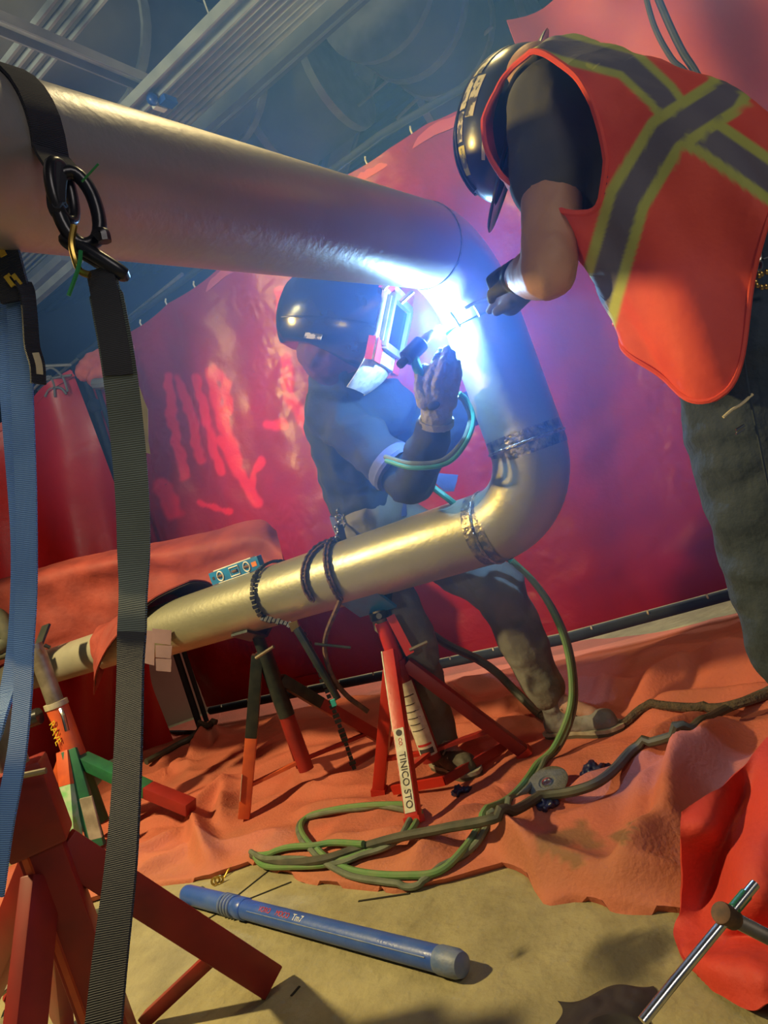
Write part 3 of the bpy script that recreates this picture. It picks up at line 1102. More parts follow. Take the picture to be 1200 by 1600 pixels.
# lower spool: stub, elbow, long run, reducer, small run
t = thing('pipe_spool', 'stainless pipe spool with an elbow, resting on the red jack stands', 'pipe', (0.1, 2.35, .7))
zB = zJ - 0.012
zE = 0.998
c = STUB + UP * zE + E1 * ER
G().tube([STUB + UP * (zB - (zB - zE) * k / 10) for k in range(11)], R8, 56, cap=False).build('stub', 'pipe', t)
G().tube(arc_pts(c, -E1 * ER, -UP * ER, 16), R8, 56, cap=False).build('elbow', 'pipe', t)
zP = zE - ER
run0 = STUB + E1 * ER + UP * zP


def run(s, up=0.0, side=0.0):
    return run0 + E1 * s + UP * up + E2 * side


G().tube([run(1.62 * k / 40) for k in range(41)], R8, 56, cap=False).build('pipe_run', 'pipe', t)
G().tube([run(1.62 + .2 * k / 8) for k in range(9)], [R8 - (R8 - .084) * sstep(0, 1, k / 8) for k in range(9)], 48, cap=False).build('reducer', 'pipe', t)
G().tube([run(1.82 + k * .1) for k in range(16)], .084, 48).build('small_pipe_run', 'pipe_small', t)
for p, ax in ((STUB + UP * zE, UP), (run(0.0), E1)):
    G().tube([p - ax * .034, p - ax * .012, p + ax * .012, p + ax * .034], [R8 + .0004, R8 + .0006, R8 + .0006, R8 + .0004], 56, cap=False).build('heat_tint', 'weld', t, label='dark heat-tinted band beside a weld')
    pts = [p + (perp(ax) * math.cos(a) + ax.cross(perp(ax)) * math.sin(a)) * (R8 + .0008) for a in [2 * PI * k / 90 for k in range(90)]]
    G().tube(pts, [.0045 + .001 * math.sin(k * 1.9) for k in range(90)], 6, closed=True).build('weld_bead', 'weldbead', t)
G().tube([STUB + UP * (zB - .010), STUB + UP * zB], R8 - .004, 56, cap=False).build('joint_lip', 'weldbead', t)
# tack wires around the open joint
jc = STUB + UP * (zJ - .005)
tk = thing('tack_wires', 'bright tack wires standing out of the open pipe joint beside the arc', 'wire', jc)
for pts, r in [([(726, 482), (740, 474), (768, 464), (797, 455)], .0045), ([(741, 478), (746, 486), (750, 494)], .003), ([(703, 488), (712, 500), (719, 512)], .005)]:
    G().tube([P(a, b, 1.965 if r < .005 else 2.0) for a, b in pts], r, 8).build('wire', 'tack', tk)
tk2 = thing('spacer_rods', 'two yellowish rod ends hanging under the overhead pipe above the hood', 'rod', P(620, 450, 2.0))
for a, b in (((612, 437), (598, 452)), ((645, 455), (626, 472))):
    G().tube([P(*a, 1.97), P(*b, 1.97)], .007, 8).build('rod', 'tack', tk2)
# the arc itself
o = G().ell(ARC, .013, None, 16, 10).build('welding_arc', emit_mat('arc_plasma', (0.75, 0.88, 1.0), 160))
o.visible_shadow = True
tag(o, 'blinding blue-white welding arc at the open pipe joint', 'arc')
bpy.data.objects['arc_light'].location = ARC + V((-.004, -.006, -.002))

# chains round the spool -------------------------------------------------------


def ring_on_run(s, a0, a1, n, extra, lean=0.0):
    """points round the run; angle 0 = top, growing toward the camera side"""
    out = []
    for k in range(n + 1):
        a = a0 + (a1 - a0) * k / n
        out.append(run(s + lean * math.sin(a), (R8 + extra) * math.cos(a), -(R8 + extra) * math.sin(a)))
    return out


t = thing('chain_clamp', 'black roller chain looped over the spool beside the level, tail hanging down', 'chain', run(.90))
loop = ring_on_run(.90, -1.2, 2.05, 120, .012, .02)
tail = catmull([loop[-1], P(468, 985, 2.55), P(497, 1045, 2.5), P(522, 1110, 2.48), P(540, 1160, 2.48), P(554, 1202, 2.48)], 40)
for pts in (loop, tail):
    dd = 0.0
    last = None
    for a, b in zip(pts, pts[1:]):
        dd += (b - a).length
        if last is None or dd > .0155:
            dd = 0
            last = a
            tt = (b - a).normalized()
            sd = E1 if pts is loop else V((.8, .1, .4))
            G().bar(a - tt * .0065, a + tt * .0065, .022 if rnd.random() < .5 else .014, .010, sd).build('link', 'black_forged', t)
G().tube([P(464, 982, 2.52), P(498, 1040, 2.49), P(528, 1092, 2.48)], [.015, .014, .012], 12).build('lever_bar', 'jack_black', t)
G().tube([P(492, 1006, 2.50), P(548, 1012, 2.48)], .005, 8).build('pin_handle', 'jack_black', t)
G().box(P(460, 978, 2.54), (.03, .02, .03)).build('buckle', 'brass', t, label='brass-coloured buckle where the tail leaves the loop')
G().box(P(521, 1098, 2.46), (.016, .012, .022)).build('tape_mark', 'cyan', t, label='cyan tape mark on the hanging tail')
t = thing('rusty_chain', 'rusty brown chain wrapped over the spool at the centre jack', 'chain', run(.72))
for k, (s, ex, ln, a1) in enumerate([(.62, .011, .05, 1.95), (.585, .012, -.03, 2.2)]):
    pts = ring_on_run(s, -1.2, a1, 34, ex, ln)
    pts2 = [p + V((0, 0, 0)) for p in pts]
    for i in range(0, len(pts2) - 1, 1):
        a, b = pts2[i], pts2[i + 1]
        side = E1 if i % 2 else (b - a).cross(E1).normalized()
        m, tt = (a + b) / 2, (b - a).normalized()
        ov = [m + tt * (.013 * math.cos(q)) + side * (.009 * math.sin(q)) for q in [2 * PI * z / 8 for z in range(8)]]
        G().tube(ov, .0046, 5, closed=True).build('link', 'rust', t)
tl = catmull([ring_on_run(.585, 2.2, 2.2, 1, .012, -.03)[0], P(508, 1000, 2.5), P(516, 1050, 2.5), P(540, 1085, 2.5), P(575, 1112, 2.5)], 10)
G().tube(tl, .009, 7).build('tail', 'rust', t)
# level on the pipe
lc = run(1.075, R8 + .026, 0)
LS = 1.18
t = thing('torpedo_level', 'small blue torpedo level standing on the spool', 'level', lc - UP * .02)
lx, ly = -E1, -E2
Rl = Matrix((lx, ly, UP)).transposed()


def lb(x, y, z):
    return lc + lx * (x * LS) + ly * (y * LS) + UP * (z * LS)


G().box(lc, (.235 * LS, .022 * LS, .042 * LS), Rl).build('body', 'level_blue', t, bevel=.002)
G().box(lb(0, 0, .0225), (.18 * LS, .0228 * LS, .004), Rl).build('edge_rail', 'white_ink', t, label='pale rail along the top edge')
G().box(lb(-.01, 0, -.0205), (.15 * LS, .0228 * LS, .003), Rl).build('edge_rail', 'white_ink', t, label='pale rail along the lower edge')
for x, sq in ((-.065, 0), (0.005, 1), (.062, 0)):
    if sq:
        rp = [lb(x + a, -.0 + .0125, b) for a, b in ((-.021, -.014), (.021, -.014), (.021, .014), (-.021, .014))]
        G().tube(rp, .003, 6, closed=True).build('vial_ring', 'white_ink', t)
    else:
        rp = [lb(x + .014 * math.cos(q), .0125, .0155 * math.sin(q)) for q in [2 * PI * k / 20 for k in range(20)]]
        G().tube(rp, .003, 6, closed=True).build('vial_ring', 'white_ink', t)
    G().tube([lb(x - .012, .011, 0), lb(x + .012, .011, 0)], .006, 8).build('vial', 'rust', t)
G().box(lb(.096, .0112, 0), (.026, .002, .018), Rl).build('sticker', 'band_orange', t, label='orange sticker at one end')
G().box(lb(-.1, .0112, 0), (.012, .002, .012), Rl).build('hang_hole', 'ink', t)

# welding blanket --------------------------------------------------------------
t = thing('welding_blanket', 'dusty red welding blanket hung behind and folded over the small pipe', 'blanket', run(1.9))


def patch(px_rows, n=10, wave=0.0, sc_=8):
    """smooth surface through a coarse net of (x, y, depth) points"""
    rows = [catmull([P(*q) for q in r], n) for r in px_rows]
    cols = [catmull([r[j] for r in rows], n) for j in range(len(rows[0]))]
    out = [[cols[j][i] for j in range(len(cols))] for i in range(len(cols[0]))]
    if wave:
        out = [[p + V((0, 1, .3)) * (wave * (noise.noise(p * sc_) + .4 * noise.noise(p * sc_ * 2.7))) for p in r] for r in out]
    return out


b1 = [[(-40, 915, 3.95), (60, 888, 3.85), (140, 866, 3.78), (230, 850, 3.70), (320, 832, 3.6), (402, 812, 3.5), (432, 828, 3.45)],
      [(-40, 930, 3.78), (60, 902, 3.70), (140, 884, 3.62), (230, 868, 3.55), (320, 852, 3.45), (400, 838, 3.37), (440, 862, 3.30)],
      [(-40, 965, 3.80), (60, 955, 3.72), (140, 925, 3.68), (230, 905, 3.60), (320, 890, 3.48), (390, 868, 3.40), (446, 890, 3.30)],
      [(-40, 1025, 3.80), (55, 1005, 3.74), (140, 985, 3.7), (230, 955, 3.60), (320, 935, 3.48), (395, 915, 3.38), (450, 905, 3.30)],
      [(-40, 1060, 3.80), (58, 1015, 3.74), (140, 1025, 3.72), (230, 1000, 3.62), (320, 980, 3.48), (400, 955, 3.38), (455, 930, 3.30)]]
G().grid(patch(b1, 8, .025, 7), .006).build('hung_sheet', 'blanket', t)
# fold over the pipe: a sleeve with a skewed mouth
rows = []
for i in range(25):
    s = 1.36 + .63 * i / 24
    r = []
    for k in range(31):
        a = -1.5 + 3.9 * k / 30
        rr = R8 - (R8 - .09) * sstep(1.66, 1.9, s) + .018 + .010 * noise.noise(V((s * 9, a * 2, 1))) + (.035 + .05 * max(0, a - 1.2)) * (1 - i / 24)
        skew = 0.27 * (1 - i / 24) * max(0, a)
        sp = s + skew
        r.append(run(sp, rr * math.cos(a), -rr * math.sin(a)))
    rows.append(r)
G().grid(rows, .005).build('fold_over_pipe', 'blanket', t)
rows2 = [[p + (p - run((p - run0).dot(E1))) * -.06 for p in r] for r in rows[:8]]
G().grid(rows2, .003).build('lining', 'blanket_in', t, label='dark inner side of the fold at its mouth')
t = thing('paper_tags', 'pinkish paper tags hanging from the blanket edge behind the black sling', 'tag', P(250, 1040, 2.95))
for q in ([(238, 982), (268, 985), (267, 1008), (238, 1004)], [(243, 1008), (269, 1009), (267, 1029), (243, 1027)], [(243, 1029), (268, 1030), (267, 1050), (244, 1048)],
          [(226, 985), (242, 986), (241, 1040), (225, 1036)]):
    d = 2.9 if q[0][0] > 230 else 2.93
    pts = [P(a, b, d) for a, b in q]
    G().grid([[pts[0], pts[1]], [pts[3], pts[2]]], .002).build('paper', 'tag_pink', t)

# ================================================================== jack stands


def label_on(a, b, wid, off, mat, parent, name='label', side=None):
    return G().bar(a + off, b + off, wid, .0012, side).build(name, mat, parent)


# centre stand
jb = V((-.135, 2.512, 0))
t = thing('pipe_jack', 'red folding pipe jack stand with a white label, under the spool at centre', 'jack stand', jb)
top = jb + UP * (zP - R8)
G().tube([jb + UP * .10, jb + UP * .46], .034, 20).build('outer_tube', 'jack_dark', t)
G().tube([jb + UP * .44, jb + UP * .60], .026, 18).build('inner_tube', 'jack_red', t)
G().tube([jb + UP * .575, top - UP * .045], .020, 16).build('screw', 'bare', t)
G().tube([top - UP * .075, top - UP * .05], .034, 18).build('collar', 'black_forged', t)
for s_ in (-1, 1):      # V head
    G().bar(top - UP * .05, top + UP * .035 + E1 * 0 + E2 * (s_ * .085), .16 if s_ < 0 else .10, .010, E1).build('vee_plate', 'level_blue' if s_ < 0 else 'jack_black', t, label='blue front plate of the vee head' if s_ < 0 else None)
G().tube([top - UP * .06 + V((.0, -.05, 0)), top - UP * .06 + V((.0, .05, 0))], .010, 10).build('bolt', 'chrome', t)
G().bar(top + V((.035, -.03, -.075)), top + V((.055, -.05, -.215)), .03, .012, V((1, 0, 0))).build('side_plate', 'jack_red', t)
G().tube([P(640, 1016, 2.42), P(668, 1003, 2.42)], .006, 8).build('handle', 'bare', t)
feet = [on_tarp(*F(x, y, .02).xy) for x, y in ((655, 1303), (596, 1246), (822, 1182))]
hub = jb + UP * .44
for k, f in enumerate(feet):
    hz = hub + (f - hub).normalized() * 0.0
    d = V((f.x - jb.x, f.y - jb.y, 0)).normalized()
    a = hub + d * .03 + UP * (.06 if k == 0 else .0)
    side = d.cross(UP)
    lg = G().bar(a, f + UP * .012, .042, .042, side).build('leg', 'jack_red' if k != 2 else 'jack_dark', t, bevel=.003)
    ax = (f - a).normalized()
    G().bar(f + UP * .012 - ax * .01, f - ax * -.004 + UP * .004, .05, .05, side).build('foot_pad', 'jack_red', lg)
    # strut back to the lower tube
    m = a.lerp(f, .72)
    G().bar(m, jb + UP * .13 + d * .02, .026, .012, side).build('strut', 'jack_red' if k != 2 else 'jack_dark', t)
    if k == 0:
        nrm_ = (side.cross(ax)).normalized()
        if nrm_.y > 0:
            nrm_ = -nrm_
        for fr0, fr1 in ((.50, .97),):
            fe = f + UP * .012
            la = a.lerp(fe, fr0) + nrm_ * .0222
            lb_ = a.lerp(fe, fr1) + nrm_ * .0222
            G().bar(la, lb_, .034, .0012, side).build('white_label', 'label', t)
        sd = side if px(la + side)[0] > px(la)[0] else -side
        ax = (fe - a).normalized()
        lettering('TINICO STO', .030, la + nrm_ * .0012 + ax * .075, ax, nrm_.cross(ax), 'ink', t)
        lettering('CO.', .016, la + nrm_ * .0012 + ax * .03, ax, nrm_.cross(ax), 'red_ink', t)
        G().tube([la + nrm_ * .001 + ax * .014, la + nrm_ * .002 + ax * .014], .010, 14).build('logo_dot', 'ink', t)
        ea = a + nrm_ * .021 - sd * .021
        eb = a.lerp(f, .5) + nrm_ * .021 - sd * .021
        G().bar(ea, eb, .004, .003, side).build('worn_edge', 'label', t)
G().bar(jb + UP * .055 + V((-.16, -.02, 0)), jb + UP * .055 + V((.02, -.10, 0)), .03, .012, UP).build('cross_plate', 'jack_red', t)
G().bar(jb + UP * .055 + V((.02, -.10, 0)), jb + UP * .055 + V((.25, .02, 0)), .03, .012, UP).build('cross_plate', 'jack_dark', t)
# white printed wrap on the lower tube
rows = []
for i in range(13):
    z = .385 - .26 * i / 12
    rows.append([jb + UP * z + V((.0348 * math.cos(a), .0348 * math.sin(a), 0)) for a in [-2.75 + 2.1 * k / 10 for k in range(11)]])
gw = G().grid(rows, .0005).build('white_label', 'label', t)
for z, h_, mt_ in ((.165, .008, 'red_ink'), (.142, .02, 'ink'), (.34, .004, 'ink'), (.31, .003, 'ink'), (.285, .003, 'ink'), (.262, .003, 'ink'), (.24, .003, 'ink'), (.218, .003, 'ink')):
    G().grid([[jb + UP * (z + q) + V((.0354 * math.cos(a), .0354 * math.sin(a), 0)) for a in [-2.5 + (1.5 if h_ > .003 else 1.1 + .4 * rnd.random()) * k / 8 for k in range(9)]] for q in (h_ / 2, -h_ / 2)]).build('print_line', mt_, t)

# middle-left stand, dark top and orange legs
jb = V((-.62, 2.835, 0))
t = thing('pipe_jack', 'dark-topped jack stand with orange lower legs, left of the centre stand', 'jack stand', jb)
top = jb + UP * (zP - R8)
G().tube([jb + UP * .34, top - UP * .08], .032, 18).build('outer_tube', 'jack_black', t)
G().tube([top - UP * .09, top - UP * .02], .024, 16).build('screw', 'jack_black', t)
for s_ in (-1, 1):
    G().bar(top - UP * .03, top + UP * .02 + E2 * (s_ * .085), .09, .010, E1).build('vee_plate', 'jack_black', t)
G().tube([P(400, 1028, 2.75), P(428, 1010, 2.70)], .006, 8).build('handle', 'bare', t)
feet = [F(384, 1284, .02), F(474, 1205, .02), F(612, 1172, .02)]
for k, f in enumerate(feet):
    f = on_tarp(f.x, f.y)
    d = V((f.x - jb.x, f.y - jb.y, 0)).normalized()
    a = jb + d * .025 + UP * (.60 - .06 * k)
    side = d.cross(UP)
    m = a.lerp(f, .5 if k == 0 else .35)
    u_ = G().bar(a, m, .05, .045, side).build('leg', 'jack_black' if k != 1 else 'jack_dark', t, bevel=.003)
    G().bar(m, f + UP * .01, .049, .044, side).build('lower_leg', 'jack_orange' if k == 0 else 'jack_dark', u_, bevel=.003, label='orange lower half of the leg' if k == 0 else None)
    G().bar(a.lerp(f, .80), jb + UP * .16, .026, .012, side).build('strut', 'jack_orange' if k == 0 else 'jack_dark', t)
    if k == 0:
        ax = (f - a).normalized()
        nrm_ = V((0, -1, 0))
        G().bar(a.lerp(f, .70) + V((-.022, -.024, 0)), a.lerp(f, .86) + V((-.022, -.024, 0)), .018, .002, side).build('worn_label', 'label', t)
G().tube([jb + UP * .12, jb + UP * .35], .03, 18).build('lower_tube', 'jack_dark', t)

# left stand, orange and light green
jb = V((-1.60, 3.15, 0))
t = thing('pipe_jack', 'orange and green jack stand at left, its bare screw tube rising past the small pipe', 'jack stand', jb)
G().tube([jb + UP * .66, jb + UP * .93], .036, 18).build('inner_tube', 'bare', t)
G().tube([jb + UP * .645, jb + UP * .668], .050, 18).build('collar', 'sole', t)
G().tube([jb + UP * .40, jb + UP * .645], .046, 18).build('outer_tube', 'jack_orange', t)
G().tube([jb + UP * .12, jb + UP * .40], .042, 18).build('lower_tube', 'jack_green', t)
for s_ in (-1, 1):
    G().bar(jb + UP * .90, jb + UP * .99 + E2 * (s_ * .08), .06, .01, E1).build('vee_plate', 'jack_black', t)
G().tube([P(70, 1008, 3.1), P(78, 1012, 3.1)], .008).build('bolt', 'black_forged', t)
G().tube([P(95, 1108, 3.05), P(99, 1118, 3.03), P(105, 1142, 3.03)], .009, 8).build('pin', 'chrome', t)
G().tube([P(36, 1128, 3.1), P(62, 1118, 3.1)], .035, 10).build('side_knob', 'black_forged', t)
feet = [(F(122, 1368, .0), 'jack_orange', 'jack_lime', .30, .46), (F(158, 1338, .02), 'jack_green', 'jack_green', .50, .46), (F(66, 1318, .02), 'jack_orange', 'jack_orange', .40, .44), (F(312, 1298, .03), 'jack_green', 'jack_dark', .62, .40)]
for k, (f, m1, m2, fr, za) in enumerate(feet):
    d = V((f.x - jb.x, f.y - jb.y, 0)).normalized()
    a = jb + d * .04 + UP * za
    side = d.cross(UP)
    f = on_tarp(f.x, f.y)
    m = a.lerp(f, fr)
    u_ = G().bar(a, m, .060, .05, side).build('leg', m1, t, bevel=.003)
    G().bar(m, f + UP * .012, .0595, .0495, side).build('lower_leg', m2, u_, bevel=.003, label='light green lower half of the front leg' if k == 0 else None)
lettering('RAVE', .042, P(80, 1128, 3.098), P(96, 1178, 3.098) - P(80, 1128, 3.098), V((.8, 0, .35)), 'yellow_ink', t)
pa, pb = P(134, 1246, 2.93), P(150, 1310, 2.93)
G().bar(pa, pb, .05, .01, V((1, 0, 0))).build('white_label', 'sole', t)

# big near stand at the left edge
jb = V((-.885, 1.5, 0))
t = thing('pipe_jack', 'largest dark red jack stand in the near corner, flat leg reaching to concrete', 'jack stand', jb)
G().bar(jb + UP * .10, jb + UP * .68, .085, .085, V((.9, .3, 0))).build('post', 'jack_dark', t, bevel=.006)
G().bar(jb + UP * .10 + V((-.012, -.048, 0)), jb + UP * .60 + V((-.012, -.048, 0)), .012, .014, V((1, 0, 0))).build('post_lit_edge', 'jack_orange', t, label='lit edge of the post painted as an orange rib')  # light catching the post edge, put in as an orange strip
G().bar(jb + UP * .55, jb + UP * .72, .11, .11, V((.9, .3, 0))).build('collar', 'jack_dark', t, bevel=.008)
G().tube([jb + UP * .70, jb + UP * .84], .03, 16).build('screw', 'bare', t)
G().tube([P(30, 1213, 1.42), P(72, 1204, 1.42)], .006, 8).build('handle', 'bare', t)
for k, (f, z0, w_) in enumerate([(F(428, 1546), .53, .075), (F(-60, 1660), .52, .075), (V((-.98, 1.15, 0)), .50, .075), (V((-1.2, 1.85, 0)), .5, .07)]):
    d = V((f.x - jb.x, f.y - jb.y, 0)).normalized()
    a = jb + d * .03 + UP * z0
    G().bar(a, f + UP * .02, .035, w_, d.cross(UP)).build('leg', 'jack_dark', t, bevel=.004)
    if k == 0:
        m = a.lerp(f + UP * .02, .74)
        fb = F(232, 1606)
        G().bar(m, V((fb.x, fb.y, .02)), .03, .035, UP).build('brace', 'jack_dark', t, bevel=.003)

# ================================================================== slings and straps
t = thing('black_sling', 'long green-grey web sling hanging from black links on the overhead pipe', 'sling', P(165, 900, .9))
sidev = V((.9, 0, .32))
wrap = []
uc = upper_start - E2 * 1.175 - UP * .019            # choked loop round the overhead pipe
for k in range(20):
    a = -1.9 + 3.35 * k / 19            # over the top and down the near side
    s_ = .10 * (k / 19) - .03
    wrap.append(uc + E2 * (s_ * -.5) + UP * ((R8 + .004) * math.cos(a)) + (-E1 * -1).normalized() * 0 + E1 * ((R8 + .004) * math.sin(a)) * -1 * -1)
near = -V((E1.x, E1.y, 0))               # the side of the overhead pipe that faces right/near
wrap = []
for k in range(24):
    a = -2.6 + 4.6 * k / 23
    wrap.append(uc - E2 * (.0 * (1 - k / 23)) + UP * ((R8 + .004) * math.cos(a)) + near * ((R8 + .004) * math.sin(a)))
hookp = P(100, 268, .865)
wrap += [wrap[-1].lerp(hookp, .5), hookp]
G().ribbon(wrap, E2, .046, .004).build('choker_band', 'strap_dark', t)
G().tube(catmull([P(92, 262, .86), P(88, 300, .85), P(90, 326, .85), P(100, 330, .85)]), .011, 8).build('choker_end', 'strap_dark', t)


def link(c, axis, side, L, W, r, parent, name='link'):
    pts = []
    for k in range(28):
        a = 2 * PI * k / 28
        ca, sa = math.cos(a), math.sin(a)
        pts.append(V(c) + axis * (L / 2 * ca) + side * (W / 2 * math.copysign(abs(sa) ** .8, sa)))
    return G().tube(pts, r, 10, closed=True).build(name, 'black_forged', parent)


vd = lambda x1, y1, x2, y2, d: (P(x2, y2, d) - P(x1, y1, d)).normalized()
ax1 = vd(98, 275, 138, 385, .86)
link(P(121, 326, .86), ax1, V((.80, .45, .25)).normalized(), .088, .046, .0085, t)
link(P(97, 300, .86), vd(88, 262, 106, 345, .86), V((.3, .9, .1)).normalized(), .07, .034, .0075, t)
link(P(148, 402, .86), vd(110, 380, 184, 420, .86), V((.55, .3, -.75)).normalized(), .058, .044, .0085, t)
G().tube(catmull([P(116, 352, .845), P(112, 380, .845), P(118, 408, .845), P(126, 424, .85), P(140, 430, .85)]), .004, 8).build('pin', 'brass', t)
G().tube(catmull([P(150, 372, .85), P(160, 365, .85), P(164, 378, .85)]), .008, 8).build('hinge_bolt', 'black_forged', t)
sp = catmull([P(158, 422, .865), P(168, 470, .86), P(184, 560, .86), P(197, 660, .87), P(207, 780, .88), P(209, 880, .89), P(207, 960, .88), P(204, 1040, .87),
              P(200, 1180, .83), P(190, 1340, .78), P(172, 1500, .735), P(160, 1620, .70), P(150, 1700, .68)], 14)
wd = []
for p in sp:
    wd.append(.0385 if px(p)[1] > 460 else .034)
k1 = [i for i, p in enumerate(sp) if px(p)[1] > 985][0]  # from here down the shade on the web is put in as darker webbing
sides = [V((.93, .18 * math.sin(i * .05), .30)) for i in range(len(sp))]
G().ribbon(sp[:k1 + 1], sides[:k1 + 1], wd[:k1 + 1], .004).build('web', 'strap', t)
G().ribbon(sp[k1:], sides[k1:], wd[k1:], .004).build('web', 'strap_dark', t, label='lower length of the web, its shade painted darker')
k0 = [i for i, p in enumerate(sp) if px(p)[1] > 590][0]
G().ribbon([p + V((0, -.0045, 0)) for p in sp[:k0]], sides[:k0], .032, .004).build('sewn_eye', 'strap_dark', t, label='black sewn eye at the top')
gp = [[P(200, 575, .87), P(208, 577, .875)], [P(206, 600, .875), P(224, 622, .88)], [P(212, 650, .88), P(231, 640, .882)], [P(212, 680, .88), P(232, 690, .884)], [P(216, 704, .88), P(235, 709, .884)]]
G().grid(gp, .002).build('tag', 'tag_buff', t, label='buff plastic tag tucked beside the web')
G().tube([P(128, 284, .845), P(154, 256, .84)], .0014, 6).build('zip_tie', 'zip', t)
G().tube(catmull([P(126, 392, .842), P(124, 412, .84), P(116, 438, .838), P(107, 462, .838)]), .0026, 6).build('zip_tie', 'zip', t)

t = thing('blue_sling', 'bright blue web sling with black-and-yellow sleeve at the left edge', 'sling', P(30, 900, 1.0))
sp = catmull([P(14, 395, 1.0), P(24, 450, 1.0), P(31, 530, 1.0), P(36, 640, 1.01), P(41, 780, 1.02), P(42, 900, 1.02), P(38, 1000, 1.02), P(36, 1080, 1.0), P(26, 1180, .97), P(6, 1290, .95), P(-10, 1400, .93)], 12)
kk = [i for i, p in enumerate(sp) if px(p)[1] > 452][0]
G().ribbon(sp[kk:], V((.93, 0, .34)), .0285, .004).build('web', 'strap_blue', t)
sp2 = catmull([P(0, 470, 1.02), P(10, 560, 1.03), P(22, 700, 1.04), P(32, 850, 1.05), P(28, 980, 1.05), P(14, 1070, 1.03), P(-4, 1130, 1.0), P(-30, 1180, 1.0)], 12)
G().ribbon(sp2, V((.93, 0, .34)), .026, .004).build('web', 'strap_blue', t)
slv = catmull([P(-10, 340, .995), P(4, 385, .99), P(16, 430, .99), P(26, 470, .992)], 8)
G().ribbon(slv, V((.93, 0, .34)), .040, .007).build('sleeve', 'strap_dark', t, label='black sleeve over the top of the web')
for a, b, c_, d_ in (((-2, 384), (6, 400), 0, 0), ((10, 430), (22, 446), 0, 0), ((19, 430), (31, 446), 0, 0)):
    p, q = P(*a, .983), P(*b, .983)
    G().bar(p, q, .009, .002, V((.93, 0, .34))).build('yellow_mark', 'yellow_ink', t, label='yellow stripe printed on the sleeve')
fl = catmull([P(36, 440, .99), P(43, 460, .985), P(47, 500, .99), P(50, 540, .99), P(58, 570, .99), P(60, 600, .99)], 8)
G().ribbon(fl, V((.5, .7, .2)), .022, .003).build('loose_sleeve_edge', 'strap_dark', t)
G().ribbon(fl[-14:-4], V((.7, .6, .25)), .012, .0045).build('yellow_end', 'tag_buff', t, label='yellowish end of the loose sleeve')

# black hose bundle at the left edge, above the blanket
t = thing('hose_bundle', 'bundle of black hoses at the left edge, before the red blanket', 'hose', P(0, 990, 3.4))
for k, pts in enumerate([[(-30, 960), (-5, 965), (10, 985), (12, 1000), (-10, 1012), (-40, 1010)], [(-30, 1008), (0, 1004), (26, 988), (48, 975)], [(-30, 1030), (0, 1024), (24, 1018), (46, 1014)],
                         [(-30, 985), (-10, 978), (4, 990), (-10, 1000), (-30, 998)]]):
    G().tube(catmull([P(a, b, 3.35) for a, b in pts]), (.045, .02, .022, .03)[k], 10).build('hose', 'hose_black', t)

# ================================================================== hoses and things on the floor


def floor_hose(pts, r, name, mat, label, cat, group=None, lift=0.0, n=10, parent=None):
    """pts: (x, y) pixels lying on the tarp, or (x, y, depth) in the air"""
    q = []
    for p in pts:
        q.append(P(*p) if len(p) == 3 else FT(p[0], p[1], r))
    c = catmull(q, n)
    out = []
    for p in c:
        h = tarp_h(p.x, p.y) if p.y > front_y(p.x) else 0.0
        out.append(V((p.x, p.y, max(p.z, h + r * .9 + lift))))
    for _ in range(14):                   # a hose bridges the sharp dips
        zs = [p.z for p in out]
        for i in range(1, len(out) - 1):
            out[i].z = max(zs[i] if zs[i] > .3 else -1, (zs[i - 1] + zs[i] * 2 + zs[i + 1]) / 4)
    for p in out:
        h = tarp_h(p.x, p.y) if p.y > front_y(p.x) else 0.0
        p.z = max(p.z, h + r * .75)
    o = G().tube(out, r, 9).build(name, mat)
    return tag(o, label, cat, group)


floor_hose([(800, 876, 2.42), (830, 905, 2.42), (858, 945, 2.42), (882, 1000, 2.42), (893, 1060, 2.40), (890, 1110, 2.38), (868, 1165, 2.33), (838, 1215), (790, 1260), (752, 1300), (700, 1362), (650, 1386), (600, 1384),
            (540, 1362), (492, 1330), (472, 1300), (485, 1280), (530, 1268), (590, 1262), (650, 1262)], .0105, 'gas_hose', 'hose_green',
           'green gas hose falling past the boot and coiling before the centre stand', 'hose', 'paired welding hoses')
floor_hose([(805, 880, 2.44), (834, 908, 2.44), (864, 950, 2.44), (887, 1002, 2.44), (898, 1060, 2.42), (896, 1112, 2.40), (874, 1170, 2.35), (842, 1222), (795, 1268), (758, 1310), (706, 1368), (655, 1392), (600, 1392),
            (538, 1370), (486, 1334), (468, 1304), (478, 1284), (520, 1272), (560, 1268), (610, 1266), (655, 1276)], .0095, 'power_hose', 'hose_grey',
           'dull grey-green hose running tight beside the brighter green hose', 'hose', 'paired welding hoses')
floor_hose([(650, 1268), (660, 1282), (640, 1306), (590, 1332), (540, 1352), (480, 1362), (420, 1362), (405, 1352), (430, 1340), (480, 1330), (520, 1322), (570, 1324)], .010, 'looped_hose', 'hose_green',
           'green hose loop lying on the tarp edge above the blue tube', 'hose', 'coiled green hoses', .008)
floor_hose([(395, 1340), (415, 1350), (440, 1362), (480, 1366), (530, 1360), (575, 1344), (620, 1318), (645, 1292)], .009, 'looped_hose', 'hose_grey',
           'grey-green hose end curling over the tarp edge beside the brass fitting', 'hose', 'coiled green hoses', .012)
floor_hose([(400, 1350), (450, 1356), (510, 1348), (560, 1334), (620, 1316), (700, 1302), (780, 1284), (850, 1262), (930, 1230), (1000, 1190), (1080, 1146), (1150, 1112), (1260, 1075)], .0135, 'black_cable', 'hose_black',
           'thick dusty black cable crossing the tarp past the grinding disc', 'cable')
floor_hose([(850, 1128), (880, 1142), (930, 1148), (975, 1138), (1005, 1114), (1050, 1110), (1110, 1116), (1160, 1104), (1240, 1080)], .014, 'muddy_rope', 'rope',
           'muddy brown rope running from the grey boot along the tarp', 'rope')
